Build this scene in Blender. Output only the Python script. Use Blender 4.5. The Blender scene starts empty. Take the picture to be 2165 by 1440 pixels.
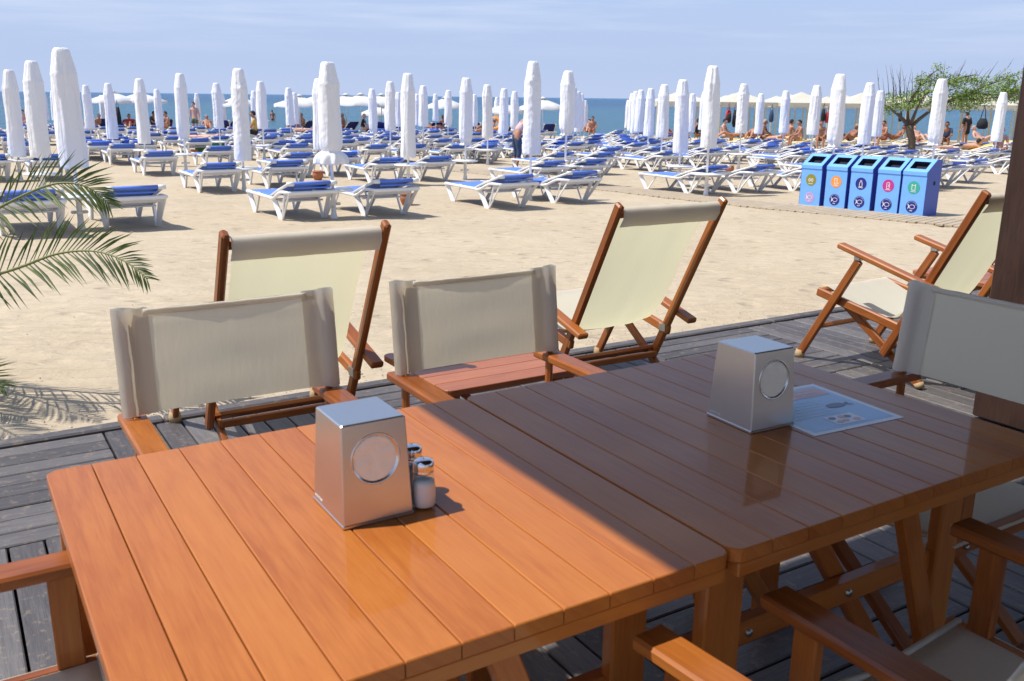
import bpy, math, random
from math import sin, cos, pi, radians, sqrt, exp
from mathutils import Vector, Matrix, noise
random.seed(7)
S = bpy.context.scene
C = S.collection

# ------------------------------------------------------------------ camera, sky, sun, exposure
CH = 1.40                                     # camera height over the deck
F = 1940.0; CX, CY = 1082.5, 720.0
ROLL = math.atan(0.0116)
PITCH = radians(14.85)
cam_d = bpy.data.cameras.new('camera'); cam = bpy.data.objects.new('camera', cam_d); C.objects.link(cam)
cam_d.sensor_width = 36; cam_d.lens = 36 * F / 2165; cam_d.clip_start = .05; cam_d.clip_end = 60000
_c, _s = cos(ROLL), sin(ROLL)
_up = Vector((0, sin(PITCH), cos(PITCH))); _fw = Vector((0, cos(PITCH), -sin(PITCH))); _X = Vector((1, 0, 0))
_r = _X * _c + _up * _s; _u = -_X * _s + _up * _c
M3 = Matrix((_r, _u, -_fw)).transposed()
cam.matrix_world = Matrix.Translation((0, 0, CH)) @ M3.to_4x4()
cam_d.dof.use_dof = True; cam_d.dof.focus_distance = 4.6; cam_d.dof.aperture_fstop = 10
S.camera = cam
def ray(px, py):
    x = (px - CX) / F; y = -(py - CY) / F
    return _fw + _r * x + _u * y

SUN_AZ, SUN_EL = radians(185.5), radians(60)
W = bpy.data.worlds.new('World'); S.world = W; W.use_nodes = True
nt = W.node_tree; nt.nodes.clear()
def N(t, ty, **k):
    n = t.nodes.new(ty)
    for a, b in k.items():
        if a in n.inputs.keys() if isinstance(a, str) else False: n.inputs[a].default_value = b
        else: setattr(n, a, b)
    return n
sky = nt.nodes.new('ShaderNodeTexSky'); sky.sky_type = 'NISHITA'; sky.sun_disc = False
sky.sun_elevation = SUN_EL; sky.sun_rotation = radians(264.5); sky.altitude = 300
sky.air_density = 1.0; sky.dust_density = .6; sky.ozone_density = 2.5
tint = nt.nodes.new('ShaderNodeMix'); tint.data_type = 'RGBA'; tint.blend_type = 'MULTIPLY'; tint.inputs[0].default_value = 1
tint.inputs[7].default_value = (1.03, .94, .93, 1)
geo = nt.nodes.new('ShaderNodeTexCoord')
sep = nt.nodes.new('ShaderNodeSeparateXYZ'); nt.links.new(geo.outputs['Generated'], sep.inputs[0])
mp = nt.nodes.new('ShaderNodeMapping'); mp.inputs['Scale'].default_value = (2.2, 1.0, 30); mp.inputs['Rotation'].default_value = (0, .02, .3)
nt.links.new(geo.outputs['Generated'], mp.inputs[0])
cl = nt.nodes.new('ShaderNodeTexNoise'); cl.inputs['Scale'].default_value = 2.0; cl.inputs['Detail'].default_value = 6; cl.inputs['Roughness'].default_value = .55
nt.links.new(mp.outputs[0], cl.inputs[0])
cr = nt.nodes.new('ShaderNodeMapRange'); cr.inputs[1].default_value = .45; cr.inputs[2].default_value = .70; cr.inputs[3].default_value = 0; cr.inputs[4].default_value = .52
nt.links.new(cl.outputs[0], cr.inputs[0])
el = nt.nodes.new('ShaderNodeMapRange'); el.inputs[1].default_value = .03; el.inputs[2].default_value = .10
nt.links.new(sep.outputs[2], el.inputs[0])
mm = nt.nodes.new('ShaderNodeMath'); mm.operation = 'MULTIPLY'; nt.links.new(cr.outputs[0], mm.inputs[0]); nt.links.new(el.outputs[0], mm.inputs[1])
cm = nt.nodes.new('ShaderNodeMix'); cm.data_type = 'RGBA'; nt.links.new(mm.outputs[0], cm.inputs[0])
nt.links.new(sky.outputs[0], tint.inputs[6]); nt.links.new(tint.outputs[2], cm.inputs[6]); cm.inputs[7].default_value = (4.3, 4.6, 5.4, 1)
bg = nt.nodes.new('ShaderNodeBackground'); bg.inputs[1].default_value = .138
# pale blue-violet air low over the sea
low = nt.nodes.new('ShaderNodeMapRange'); low.interpolation_type = 'SMOOTHSTEP'; low.inputs[1].default_value = .02; low.inputs[2].default_value = .34; low.inputs[3].default_value = 1; low.inputs[4].default_value = 0
nt.links.new(sep.outputs[2], low.inputs[0])
grad = nt.nodes.new('ShaderNodeMapRange'); grad.inputs[1].default_value = -.01; grad.inputs[2].default_value = .12; nt.links.new(sep.outputs[2], grad.inputs[0])
gc = nt.nodes.new('ShaderNodeMix'); gc.data_type = 'RGBA'; nt.links.new(grad.outputs[0], gc.inputs[0]); gc.inputs[6].default_value = (2.75, 3.28, 4.50, 1); gc.inputs[7].default_value = (2.22, 2.92, 4.50, 1)
lm = nt.nodes.new('ShaderNodeMix'); lm.data_type = 'RGBA'; nt.links.new(low.outputs[0], lm.inputs[0]); nt.links.new(tint.outputs[2], lm.inputs[6]); nt.links.new(gc.outputs[2], lm.inputs[7])
nt.links.new(lm.outputs[2], cm.inputs[6])
nt.links.new(cm.outputs[2], bg.inputs[0])
wo = nt.nodes.new('ShaderNodeOutputWorld'); nt.links.new(bg.outputs[0], wo.inputs[0])
sl = bpy.data.lights.new('sun', 'SUN'); sl.energy = 3.8; sl.angle = radians(.53); sl.color = (1, .955, .87)
so = bpy.data.objects.new('sun', sl); C.objects.link(so)
sd = Vector((-cos(SUN_AZ) * cos(SUN_EL), -sin(SUN_AZ) * cos(SUN_EL), -sin(SUN_EL)))
so.rotation_euler = sd.to_track_quat('-Z', 'Y').to_euler()
S.view_settings.view_transform = 'Standard'; S.view_settings.look = 'None'; S.view_settings.exposure = .48; S.view_settings.gamma = 1
S.cycles.max_bounces = 8; S.cycles.transparent_max_bounces = 8
S.cycles.caustics_reflective = False; S.cycles.caustics_refractive = False

# ------------------------------------------------------------------ frame of the terrace (u along the deck edge, v towards the sea)
A = radians(31.8)
Ux = Vector((cos(A), sin(A), 0)); Vx = Vector((-sin(A), cos(A), 0))
def UV(u, v, z=0): return Ux * u + Vx * v + Vector((0, 0, z))
def zg(Y):
    pts = [(0, -.08), (5, -.08), (13, -.30), (30, -.50), (50, -.78), (62, -1.0), (80, -1.6), (400, -6)]
    if Y <= 0: return -.08
    for (a, b), (c, d) in zip(pts, pts[1:]):
        if Y <= c: return b + (d - b) * (Y - a) / (c - a)
    return -6

# ------------------------------------------------------------------ materials
def mat(name):
    m = bpy.data.materials.new(name); m.use_nodes = True
    t = m.node_tree; b = t.nodes['Principled BSDF']; return m, t, b
def lk(t, a, b): t.links.new(a, b)
def noise_n(t, vec, scale, detail=4, rough=.55, dist=0):
    n = t.nodes.new('ShaderNodeTexNoise'); n.inputs['Scale'].default_value = scale; n.inputs['Detail'].default_value = detail
    n.inputs['Roughness'].default_value = rough; n.inputs['Distortion'].default_value = dist
    if vec is not None: lk(t, vec, n.inputs['Vector'])
    return n.outputs[0]
def ramp(t, f, stops):
    r = t.nodes.new('ShaderNodeValToRGB'); lk(t, f, r.inputs[0])
    while len(r.color_ramp.elements) < len(stops): r.color_ramp.elements.new(.5)
    for e, (p, c) in zip(r.color_ramp.elements, stops): e.position = p; e.color = (*c, 1)
    return r.outputs[0]
def mixc(t, f, a, b, mode='MIX'):
    n = t.nodes.new('ShaderNodeMix'); n.data_type = 'RGBA'; n.blend_type = mode
    for i, x in ((0, f), (6, a), (7, b)):
        if isinstance(x, (int, float)): n.inputs[i].default_value = x
        elif isinstance(x, tuple): n.inputs[i].default_value = (*x, 1)
        else: lk(t, x, n.inputs[i])
    return n.outputs[2]
def mathn(t, op, a, b=None):
    n = t.nodes.new('ShaderNodeMath'); n.operation = op
    for i, x in ((0, a), (1, b)):
        if x is None: continue
        if isinstance(x, (int, float)): n.inputs[i].default_value = x
        else: lk(t, x, n.inputs[i])
    return n.outputs[0]
def coords(t, kind='Object', scale=(1, 1, 1), rot=(0, 0, 0)):
    c = t.nodes.new('ShaderNodeTexCoord'); m = t.nodes.new('ShaderNodeMapping')
    lk(t, c.outputs[kind], m.inputs[0]); m.inputs['Scale'].default_value = scale; m.inputs['Rotation'].default_value = rot
    return m.outputs[0]
def bump(t, b, h, strength, dist=.01, normal=None):
    n = t.nodes.new('ShaderNodeBump'); n.inputs['Strength'].default_value = strength; n.inputs['Distance'].default_value = dist
    lk(t, h, n.inputs['Height'])
    if normal is not None: lk(t, normal, n.inputs['Normal'])
    lk(t, n.outputs[0], b.inputs['Normal']); return n.outputs[0]
def rnd_attr(t):
    a = t.nodes.new('ShaderNodeAttribute'); a.attribute_name = 'rnd'; return a.outputs['Fac']

def wood(name, dark, mid, light, rough=.3, coat=.5, contrast=1.0, fine=.25, bmp=.15, spec=.35, crough=.09):
    m, t, b = mat(name)
    g = coords(t, 'UV', (1.6, 22, 1))
    n1 = noise_n(t, g, 2.0, 5, .6, 1.2)
    g2 = coords(t, 'UV', (3.5, 9, 1)); n2 = noise_n(t, g2, 1.0, 3, .5, 1.0)
    g3 = coords(t, 'UV', (14, 320, 1)); n3 = noise_n(t, g3, 1.0, 3, .6)
    g5 = coords(t, 'UV', (5, 70, 1)); n5 = noise_n(t, g5, 1.0, 6, .65, 1.5)
    f = mathn(t, 'ADD', mathn(t, 'MULTIPLY', n1, .38), mathn(t, 'MULTIPLY', n2, .28)); f = mathn(t, 'ADD', f, mathn(t, 'MULTIPLY', n5, .34))
    f = mathn(t, 'ADD', f, mathn(t, 'MULTIPLY', mathn(t, 'SUBTRACT', n3, .5), fine))
    f = mathn(t, 'ADD', f, mathn(t, 'MULTIPLY', mathn(t, 'SUBTRACT', rnd_attr(t), .5), .22 * contrast))
    col = ramp(t, f, [(.30, dark), (.50, mid), (.72, light)])
    lk(t, col, b.inputs['Base Color'])
    rr = mathn(t, 'ADD', mathn(t, 'MULTIPLY', n2, .22), rough - .11); lk(t, rr, b.inputs['Roughness'])
    b.inputs['Coat Weight'].default_value = coat; b.inputs['Coat Roughness'].default_value = crough; b.inputs['Specular IOR Level'].default_value = spec
    bump(t, b, n3, bmp, .0006)
    return m
M = {}
M['table_wood'] = wood('varnished_table_wood', (.355, .100, .020), (.45, .148, .031), (.51, .185, .040), .42, .42, .9, .20, .14, .12, .05)
M['chair_wood'] = wood('oiled_chair_wood', (.17, .042, .007), (.30, .086, .014), (.42, .14, .026), .42, .2, 1.0, .16)
M['post_wood'] = wood('dark_stained_wood', (.020, .009, .006), (.045, .020, .013), (.075, .034, .022), .5, .15, .6, .3, .5)

def deckmat():
    m, t, b = mat('weathered_deck_wood')
    g = coords(t, 'UV', (2.2, 30, 1)); n1 = noise_n(t, g, 2.0, 6, .7, .8)
    g3 = coords(t, 'UV', (10, 260, 1)); n3 = noise_n(t, g3, 1.0, 4, .7)
    o = coords(t, 'Object'); n2 = noise_n(t, o, 1.6, 5, .6); n4 = noise_n(t, o, 24, 4, .75)
    f = mathn(t, 'ADD', mathn(t, 'MULTIPLY', n1, .4), mathn(t, 'MULTIPLY', n2, .3))
    f = mathn(t, 'ADD', f, mathn(t, 'MULTIPLY', n3, .3))
    f = mathn(t, 'ADD', f, mathn(t, 'MULTIPLY', mathn(t, 'SUBTRACT', rnd_attr(t), .5), .20))
    col = ramp(t, f, [(.28, (.030, .025, .025)), (.48, (.084, .075, .077)), (.66, (.150, .138, .134)), (.85, (.25, .22, .175))])
    sandf = mathn(t, 'MULTIPLY', mathn(t, 'SUBTRACT', n4, .56), 5.0)
    cl_ = t.nodes.new('ShaderNodeClamp'); lk(t, sandf, cl_.inputs[0]); cl_.inputs[2].default_value = .3
    sep_ = mixc(t, cl_.outputs[0], col, (.34, .26, .17))
    lk(t, sep_, b.inputs['Base Color'])
    b.inputs['Roughness'].default_value = .62
    lk(t, mathn(t, 'ADD', mathn(t, 'MULTIPLY', n4, .3), .42), b.inputs['Roughness'])
    h = mathn(t, 'ADD', mathn(t, 'MULTIPLY', n3, .7), mathn(t, 'MULTIPLY', n1, .6))
    bump(t, b, h, .7, .0022); return m
M['deck'] = deckmat()

def sandmat():
    m, t, b = mat('beach_sand')
    o = coords(t, 'Object')
    big = noise_n(t, o, .35, 4, .6); medn = noise_n(t, o, 2.4, 4, .6); fine = noise_n(t, o, 90, 3, .8); dots = noise_n(t, o, 26, 2, .5)
    f = mathn(t, 'ADD', mathn(t, 'MULTIPLY', big, .45), mathn(t, 'MULTIPLY', medn, .3))
    f = mathn(t, 'ADD', f, mathn(t, 'MULTIPLY', fine, .25))
    col = ramp(t, f, [(.30, (.43, .345, .24)), (.5, (.495, .408, .292)), (.70, (.555, .468, .345))])
    dk = t.nodes.new('ShaderNodeMapRange'); lk(t, dots, dk.inputs[0]); dk.inputs[1].default_value = .70; dk.inputs[2].default_value = .76; dk.inputs[4].default_value = .5
    col = mixc(t, dk.outputs[0], col, (.16, .11, .07))
    lk(t, col, b.inputs['Base Color']); b.inputs['Roughness'].default_value = .95; b.inputs['Specular IOR Level'].default_value = .15
    # wind ripples and footprints
    w = coords(t, 'Object', (1.0, 3.4, 1), (0, 0, radians(6)))
    rip = noise_n(t, w, 2.6, 5, .55, .6)
    v = t.nodes.new('ShaderNodeTexVoronoi'); v.inputs['Scale'].default_value = 2.3; v.inputs['Randomness'].default_value = 1; lk(t, coords(t, 'Object', (1, 1.7, 1), (0, 0, .5)), v.inputs['Vector'])
    pit = t.nodes.new('ShaderNodeMapRange'); lk(t, v.outputs['Distance'], pit.inputs[0]); pit.inputs[1].default_value = .05; pit.inputs[2].default_value = .28; pit.interpolation_type = 'SMOOTHSTEP'
    h = mathn(t, 'ADD', mathn(t, 'MULTIPLY', rip, 1.0), mathn(t, 'MULTIPLY', pit.outputs[0], .50))
    h = mathn(t, 'ADD', h, mathn(t, 'MULTIPLY', medn, .5)); h = mathn(t, 'ADD', h, mathn(t, 'MULTIPLY', fine, .07)); h = mathn(t, 'ADD', h, mathn(t, 'MULTIPLY', noise_n(t, o, 14, 4, .6), .13))
    bump(t, b, h, 1.0, .062); return m
M['sand'] = sandmat()

def seamat():
    m, t, b = mat('sea_water')
    o = coords(t, 'Object', (1, 2.2, 1)); 
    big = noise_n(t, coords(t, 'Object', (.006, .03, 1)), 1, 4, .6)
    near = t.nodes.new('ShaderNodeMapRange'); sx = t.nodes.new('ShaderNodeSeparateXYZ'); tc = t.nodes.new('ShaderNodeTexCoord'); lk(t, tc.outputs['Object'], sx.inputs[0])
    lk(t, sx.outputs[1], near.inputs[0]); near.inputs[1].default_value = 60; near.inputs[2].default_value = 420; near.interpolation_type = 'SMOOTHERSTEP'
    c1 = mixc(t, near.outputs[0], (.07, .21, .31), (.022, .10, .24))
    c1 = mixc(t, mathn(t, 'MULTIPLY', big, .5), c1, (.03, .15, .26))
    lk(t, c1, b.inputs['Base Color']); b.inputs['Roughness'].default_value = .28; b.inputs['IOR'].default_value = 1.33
    b.inputs['Specular IOR Level'].default_value = .30
    h = mathn(t, 'ADD', noise_n(t, o, .9, 5, .65, .4), mathn(t, 'MULTIPLY', noise_n(t, o, .12, 4, .6), 2.0))
    bump(t, b, h, 1.0, 1.1); return m
M['sea'] = seamat()

def cloth(name, col, trans=(.5, .48, .36), tf=.3, weave=900, bmp=.15, wr=0):
    m, t, b = mat(name)
    o = coords(t, 'Object')
    n = noise_n(t, o, 5, 4, .6); n2 = noise_n(t, coords(t, 'Object', (1, 1, .25)), 60, 3, .6)
    c = mixc(t, mathn(t, 'MULTIPLY', n, .35), col, tuple(x * .84 for x in col))
    lk(t, c, b.inputs['Base Color']); b.inputs['Roughness'].default_value = .9; b.inputs['Specular IOR Level'].default_value = .2
    h = mathn(t, 'ADD', n2, mathn(t, 'MULTIPLY', noise_n(t, o, 9, 3, .5), wr))
    nr = bump(t, b, h, bmp, .004)
    if tf > 0:
        tr = t.nodes.new('ShaderNodeBsdfTranslucent'); tr.inputs[0].default_value = (*trans, 1); lk(t, nr, tr.inputs['Normal'])
        mx = t.nodes.new('ShaderNodeMixShader'); mx.inputs[0].default_value = tf
        out = t.nodes['Material Output']; lk(t, b.outputs[0], mx.inputs[1]); lk(t, tr.outputs[0], mx.inputs[2]); lk(t, mx.outputs[0], out.inputs[0])
    return m
M['canvas'] = cloth('cream_canvas', (.80, .745, .62), (.93, .82, .56), .48, wr=.3, bmp=.2)
M['canvas_hem'] = cloth('cream_canvas_hem', (.80, .755, .66), (.88, .80, .62), .38, wr=.3, bmp=.2)
M['sling'] = cloth('deckchair_canvas', (.86, .83, .70), (.93, .87, .56), .44)
def covermat():
    m, t, b = mat('white_parasol_cover'); o = coords(t, 'Object', (1, 1, .8))
    n1 = noise_n(t, coords(t, 'Object', (11, 11, 1.6), (.25, .12, 0)), 1, 4, .55, .8); n2 = noise_n(t, coords(t, 'Object', (14, 14, 26)), 1, 4, .6, 1.2)
    lk(t, mixc(t, noise_n(t, o, 3, 3), (.80, .80, .80), (.86, .86, .86)), b.inputs['Base Color']); b.inputs['Roughness'].default_value = .85
    bump(t, b, mathn(t, 'ADD', n1, mathn(t, 'MULTIPLY', n2, .15)), .7, .035); return m
M['cover'] = covermat()
M['tent'] = cloth('tent_canvas', (.74, .72, .62), (.7, .68, .55), .3)
M['white_cloth'] = cloth('open_parasol_canvas', (.82, .82, .80), (.7, .7, .66), .25)

def plain(name, col, rough=.5, metal=0, var=.12, scale=8, coat=0, spec=.5, bmp=0, bs=40):
    m, t, b = mat(name)
    n = noise_n(t, coords(t, 'Object'), scale, 4, .6)
    c = mixc(t, mathn(t, 'MULTIPLY', n, 1.0), tuple(x * (1 - var) for x in col), tuple(min(1, x * (1 + var)) for x in col))
    lk(t, c, b.inputs['Base Color']); b.inputs['Roughness'].default_value = rough; b.inputs['Metallic'].default_value = metal
    b.inputs['Coat Weight'].default_value = coat; b.inputs['Specular IOR Level'].default_value = spec
    if bmp: bump(t, b, noise_n(t, coords(t, 'Object'), bs, 4, .6), bmp, .003)
    return m
M['resin'] = plain('white_resin', (.78, .78, .77), .38, var=.04)
M['blue'] = plain('blue_sling_fabric', (.095, .205, .72), .75, var=.15, bmp=.2, bs=200)
M['blue_back'] = plain('blue_headrest_fabric', (.10, .21, .70), .75, var=.15)
M['navy'] = plain('dark_blue_fabric', (.012, .025, .16), .8, var=.15)
M['yellow'] = plain('yellow_pad', (.75, .50, .08), .85, var=.1)
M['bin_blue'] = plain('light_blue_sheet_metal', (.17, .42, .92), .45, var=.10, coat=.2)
M['bin_shade'] = plain('shaded_blue_sheet_metal', (.035, .085, .42), .45, var=.05)  # same bin metal on the sides, with their shade put into the colour
M['hole'] = plain('bin_inside', (.01, .012, .03), .9)
M['white'] = plain('white_ink', (.85, .85, .85), .6, var=.02)
M['ink_navy'] = plain('navy_ink', (.012, .016, .20), .5, var=.05)
M['olive'] = plain('olive_ink', (.26, .24, .02), .5); M['orange'] = plain('orange_ink', (.80, .30, .05), .5)
M['magenta'] = plain('magenta_ink', (.50, .03, .24), .5); M['green'] = plain('green_ink', (.04, .38, .28), .5); M['lilac'] = plain('lilac_ink', (.42, .32, .62), .5)
M['terracotta'] = plain('terracotta', (.42, .15, .065), .8, var=.2)
M['rubber'] = plain('tan_rubber', (.42, .29, .15), .7)
M['bracket'] = plain('galvanised_steel', (.5, .5, .47), .4, 1.0, var=.2, scale=60)
M['bark'] = plain('grey_brown_bark', (.13, .095, .06), .9, var=.45, scale=14, bmp=.8, bs=30)
M['twig'] = plain('twig_bark', (.12, .085, .06), .9, var=.3)
M['leaf'] = plain('tree_leaf', (.19, .28, .045), .5, var=.45, scale=3.0)
M['walk'] = plain('sandy_boards', (.40, .325, .23), .9, var=.3, scale=6, bmp=.5, bs=60)
M['gap'] = plain('dark_underlay', (.02, .018, .016), .95)
M['steel_pole'] = plain('white_painted_steel', (.75, .75, .75), .35, var=.03)

def alu():
    m, t, b = mat('brushed_aluminium')
    n = noise_n(t, coords(t, 'Object', (300, 300, 6)), 1, 3, .6)
    n2 = noise_n(t, coords(t, 'Object'), 12, 3, .5)
    c = mixc(t, n2, (.60, .585, .57), (.68, .665, .65)); lk(t, c, b.inputs['Base Color'])
    b.inputs['Metallic'].default_value = 1
    lk(t, mathn(t, 'ADD', mathn(t, 'MULTIPLY', n, .10), .27), b.inputs['Roughness']); bump(t, b, n, .04, .0004); return m
M['alu'] = alu()
M['alu_smooth'] = plain('smooth_aluminium', (.70, .69, .68), .22, .9, var=.04)
m, t, b = mat('polished_steel'); b.inputs['Base Color'].default_value = (.75, .75, .77, 1); b.inputs['Metallic'].default_value = 1; b.inputs['Roughness'].default_value = .12
lk(t, ramp(t, noise_n(t, coords(t, 'Object'), 30, 2), [(.3, (.68, .68, .7)), (.7, (.8, .8, .82))]), b.inputs['Base Color']); M['chrome'] = m
m, t, b = mat('clear_glass'); tr_ = t.nodes.new('ShaderNodeBsdfTransparent'); tr_.inputs[0].default_value = (.96, .97, .97, 1); gl_ = t.nodes.new('ShaderNodeBsdfGlossy'); gl_.inputs['Roughness'].default_value = .04
fr_ = t.nodes.new('ShaderNodeLayerWeight'); fr_.inputs[0].default_value = .22; mg_ = t.nodes.new('ShaderNodeMixShader'); lk(t, mathn(t, 'MULTIPLY', fr_.outputs[1], .55), mg_.inputs[0]); lk(t, tr_.outputs[0], mg_.inputs[1]); lk(t, gl_.outputs[0], mg_.inputs[2]); lk(t, mg_.outputs[0], t.nodes['Material Output'].inputs[0])
lk(t, mathn(t, 'ADD', mathn(t, 'MULTIPLY', noise_n(t, coords(t, 'Object'), 40, 2), .08), .0), gl_.inputs['Roughness']); b.inputs['Base Color'].default_value = (.95, .97, .97, 1); b.inputs['Roughness'].default_value = .03; b.inputs['Transmission Weight'].default_value = .92; b.inputs['IOR'].default_value = 1.3
lk(t, mathn(t, 'MULTIPLY', noise_n(t, coords(t, 'Object'), 40, 2), .08), b.inputs['Roughness']); M['glass'] = m
M['salt'] = plain('salt', (.80, .77, .72), .95, bmp=.4, bs=300); M['pepper'] = plain('ground_pepper', (.12, .09, .07), .95, var=.5, scale=300)
M['napkin'] = plain('paper_napkin', (.95, .88, .73), .95, var=.04, scale=25, bmp=.4, bs=60)

def palmmat():
    m, t, b = mat('palm_leaflet')
    n = noise_n(t, coords(t, 'UV', (2, 1, 1)), 3, 3); r = rnd_attr(t)
    f = mathn(t, 'ADD', mathn(t, 'MULTIPLY', n, .5), mathn(t, 'MULTIPLY', r, .5))
    lk(t, ramp(t, f, [(.25, (.025, .045, .012)), (.5, (.06, .09, .022)), (.8, (.15, .18, .06))]), b.inputs['Base Color'])
    b.inputs['Roughness'].default_value = .55; b.inputs['Specular IOR Level'].default_value = .3
    tr = t.nodes.new('ShaderNodeBsdfTranslucent'); tr.inputs[0].default_value = (.16, .24, .05, 1)
    mx = t.nodes.new('ShaderNodeMixShader'); mx.inputs[0].default_value = .25
    lk(t, b.outputs[0], mx.inputs[1]); lk(t, tr.outputs[0], mx.inputs[2]); lk(t, mx.outputs[0], t.nodes['Material Output'].inputs[0]); return m
M['palm'] = palmmat()
M['rachis'] = plain('palm_rib', (.20, .22, .07), .5, var=.2)
def skinmat(name, c): return plain(name, c, .55, var=.12, scale=10)
M['skin_a'] = skinmat('tanned_skin', (.42, .20, .12)); M['skin_b'] = skinmat('light_skin', (.58, .33, .24)); M['skin_c'] = skinmat('deep_tan_skin', (.28, .11, .055))
for nm, c in (('black', (.012, .012, .014)), ('red', (.42, .03, .03)), ('pink', (.62, .42, .43)), ('denim', (.035, .06, .12)), ('khaki', (.10, .13, .055)), ('hair_dark', (.02, .013, .01)), ('hair_grey', (.35, .30, .25)), ('sky_blue', (.15, .4, .65)), ('gold', (.62, .40, .10)), ('teal_green', (.10, .30, .10))):
    M[nm] = plain('cloth_' + nm if not nm.startswith('hair') else nm, c, .85, var=.15)

# ------------------------------------------------------------------ mesh builder
class MB:
    def __init__(s): s.v = []; s.f = []; s.uv = []; s.mi = []; s.sm = []; s.rn = []
    def add(s, vs, fs, uvs=None, mi=0, sm=False, rn=None, M_=None):
        o = len(s.v)
        s.v += [tuple(M_ @ Vector(p)) if M_ is not None else tuple(p) for p in vs]
        rn = random.random() if rn is None else rn
        for k, f in enumerate(fs):
            s.f.append([o + i for i in f]); s.mi.append(mi); s.sm.append(sm); s.rn.append(rn)
            if uvs is None: s.uv.append([(vs[i][0] + vs[i][2] * .3, vs[i][1] + vs[i][2]) for i in f])
            else: s.uv.append([uvs[k][j] for j in range(len(f))])
    def bar(s, p, q, w, h, up=(0, 0, 1), ch=.003, mi=0, rn=None, ends=True):
        p, q = Vector(p), Vector(q); d = q - p; L = d.length; d.normalize()
        up = Vector(up); sd_ = d.cross(up)
        if sd_.length < 1e-4: sd_ = d.cross(Vector((0, 1, 0)))
        sd_.normalize(); u2 = sd_.cross(d)
        ch = min(ch, w * .3, h * .3, L * .3); a, b = w / 2, h / 2
        sec = [(-a + ch, -b), (a - ch, -b), (a, -b + ch), (a, b - ch), (a - ch, b), (-a + ch, b), (-a, b - ch), (-a, -b + ch)]
        per = [0]; 
        for i in range(8):
            x0, y0 = sec[i]; x1, y1 = sec[(i + 1) % 8]; per.append(per[-1] + math.hypot(x1 - x0, y1 - y0))
        rings = [(0, .0 if not ends else ch), (ch, 0), (L - ch, 0), (L, ch)]
        vs = []; 
        for (t_, ins) in rings:
            for x, y in sec:
                kx = (a - ins) / a; ky = (b - ins) / b
                vs.append(p + d * t_ + sd_ * (x * kx) + u2 * (y * ky))
        ou, ov = random.random() * 40, random.random() * 40
        fs = []; uvs = []
        for r in range(3):
            for i in range(8):
                j = (i + 1) % 8
                fs.append([r * 8 + i, r * 8 + j, (r + 1) * 8 + j, (r + 1) * 8 + i])
                uvs.append([(rings[r][0] + ou, per[i] + ov), (rings[r][0] + ou, per[i + 1] + ov), (rings[r + 1][0] + ou, per[i + 1] + ov), (rings[r + 1][0] + ou, per[i] + ov)])
        fs.append(list(range(7, -1, -1))); uvs.append([(ou + sec[i][0], ov + sec[i][1]) for i in range(7, -1, -1)])
        fs.append(list(range(24, 32))); uvs.append([(ou + sec[i][0], ov + sec[i][1]) for i in range(8)])
        s.add(vs, fs, uvs, mi, False, rn)
    def box(s, c, size, ch=.003, mi=0, rn=None):
        c = Vector(c); x, y, z = size
        if z >= x and z >= y: s.bar(c - Vector((0, 0, z / 2)), c + Vector((0, 0, z / 2)), y, x, (1, 0, 0), ch, mi, rn)
        elif x >= y: s.bar(c - Vector((x / 2, 0, 0)), c + Vector((x / 2, 0, 0)), y, z, (0, 0, 1), ch, mi, rn)
        else: s.bar(c - Vector((0, y / 2, 0)), c + Vector((0, y / 2, 0)), x, z, (0, 0, 1), ch, mi, rn)
    def lathe(s, prof, seg=24, c=(0, 0, 0), mi=0, sm=True, capb=True, capt=True, fn=None, rn=None):
        c = Vector(c); vs = []; n = len(prof)
        for k, (r, z) in enumerate(prof):
            for i in range(seg):
                a = 2 * pi * i / seg; rr = r
                dx = dy = 0
                if fn: rr, dx, dy = fn(k / (n - 1), a, r)
                vs.append(c + Vector((cos(a) * rr + dx, sin(a) * rr + dy, z)))
        fs = []
        for k in range(n - 1):
            for i in range(seg):
                j = (i + 1) % seg
                fs.append([k * seg + i, k * seg + j, (k + 1) * seg + j, (k + 1) * seg + i])
        up = prof[-1][1] >= prof[0][1]
        if not up: fs = [f[::-1] for f in fs]
        b0 = list(range(seg)); b1 = list(range((n - 1) * seg, n * seg))
        s.add(vs, fs, None, mi, sm, rn)
        o = len(s.v) - len(vs)
        def cap(idx, rev):
            s.f.append([o + i for i in (idx[::-1] if rev else idx)]); s.mi.append(mi); s.sm.append(False); s.rn.append(.5); s.uv.append([(0, 0)] * len(idx))
        if capb: cap(b0, up)
        if capt: cap(b1, not up)
    def tube(s, pts, rs, seg=8, mi=0, sm=True, flat=None, rn=None, upv=None):
        pts = [Vector(p) for p in pts]; n = len(pts)
        if not hasattr(rs, '__len__'): rs = [rs] * n
        vs = []; prev = None
        for k in range(n):
            d = (pts[min(k + 1, n - 1)] - pts[max(k - 1, 0)]).normalized()
            if prev is None:
                ref = Vector(upv) if upv else (Vector((0, 0, 1)) if abs(d.z) < .9 else Vector((1, 0, 0)))
                a = d.cross(ref).normalized()
            else: a = (prev - d * prev.dot(d)).normalized()
            prev = a; b_ = d.cross(a)
            r = rs[k]; ra, rb = r if hasattr(r, '__len__') else (r, r)
            for i in range(seg):
                w = 2 * pi * i / seg
                vs.append(pts[k] + a * cos(w) * ra + b_ * sin(w) * rb)
        fs = [[k * seg + i, k * seg + (i + 1) % seg, (k + 1) * seg + (i + 1) % seg, (k + 1) * seg + i] for k in range(n - 1) for i in range(seg)]
        fs.append(list(range(seg))[::-1]); fs.append(list(range((n - 1) * seg, n * seg)))
        L = [0]
        for k in range(1, n): L.append(L[-1] + (pts[k] - pts[k - 1]).length)
        ou = random.random() * 40
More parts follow.
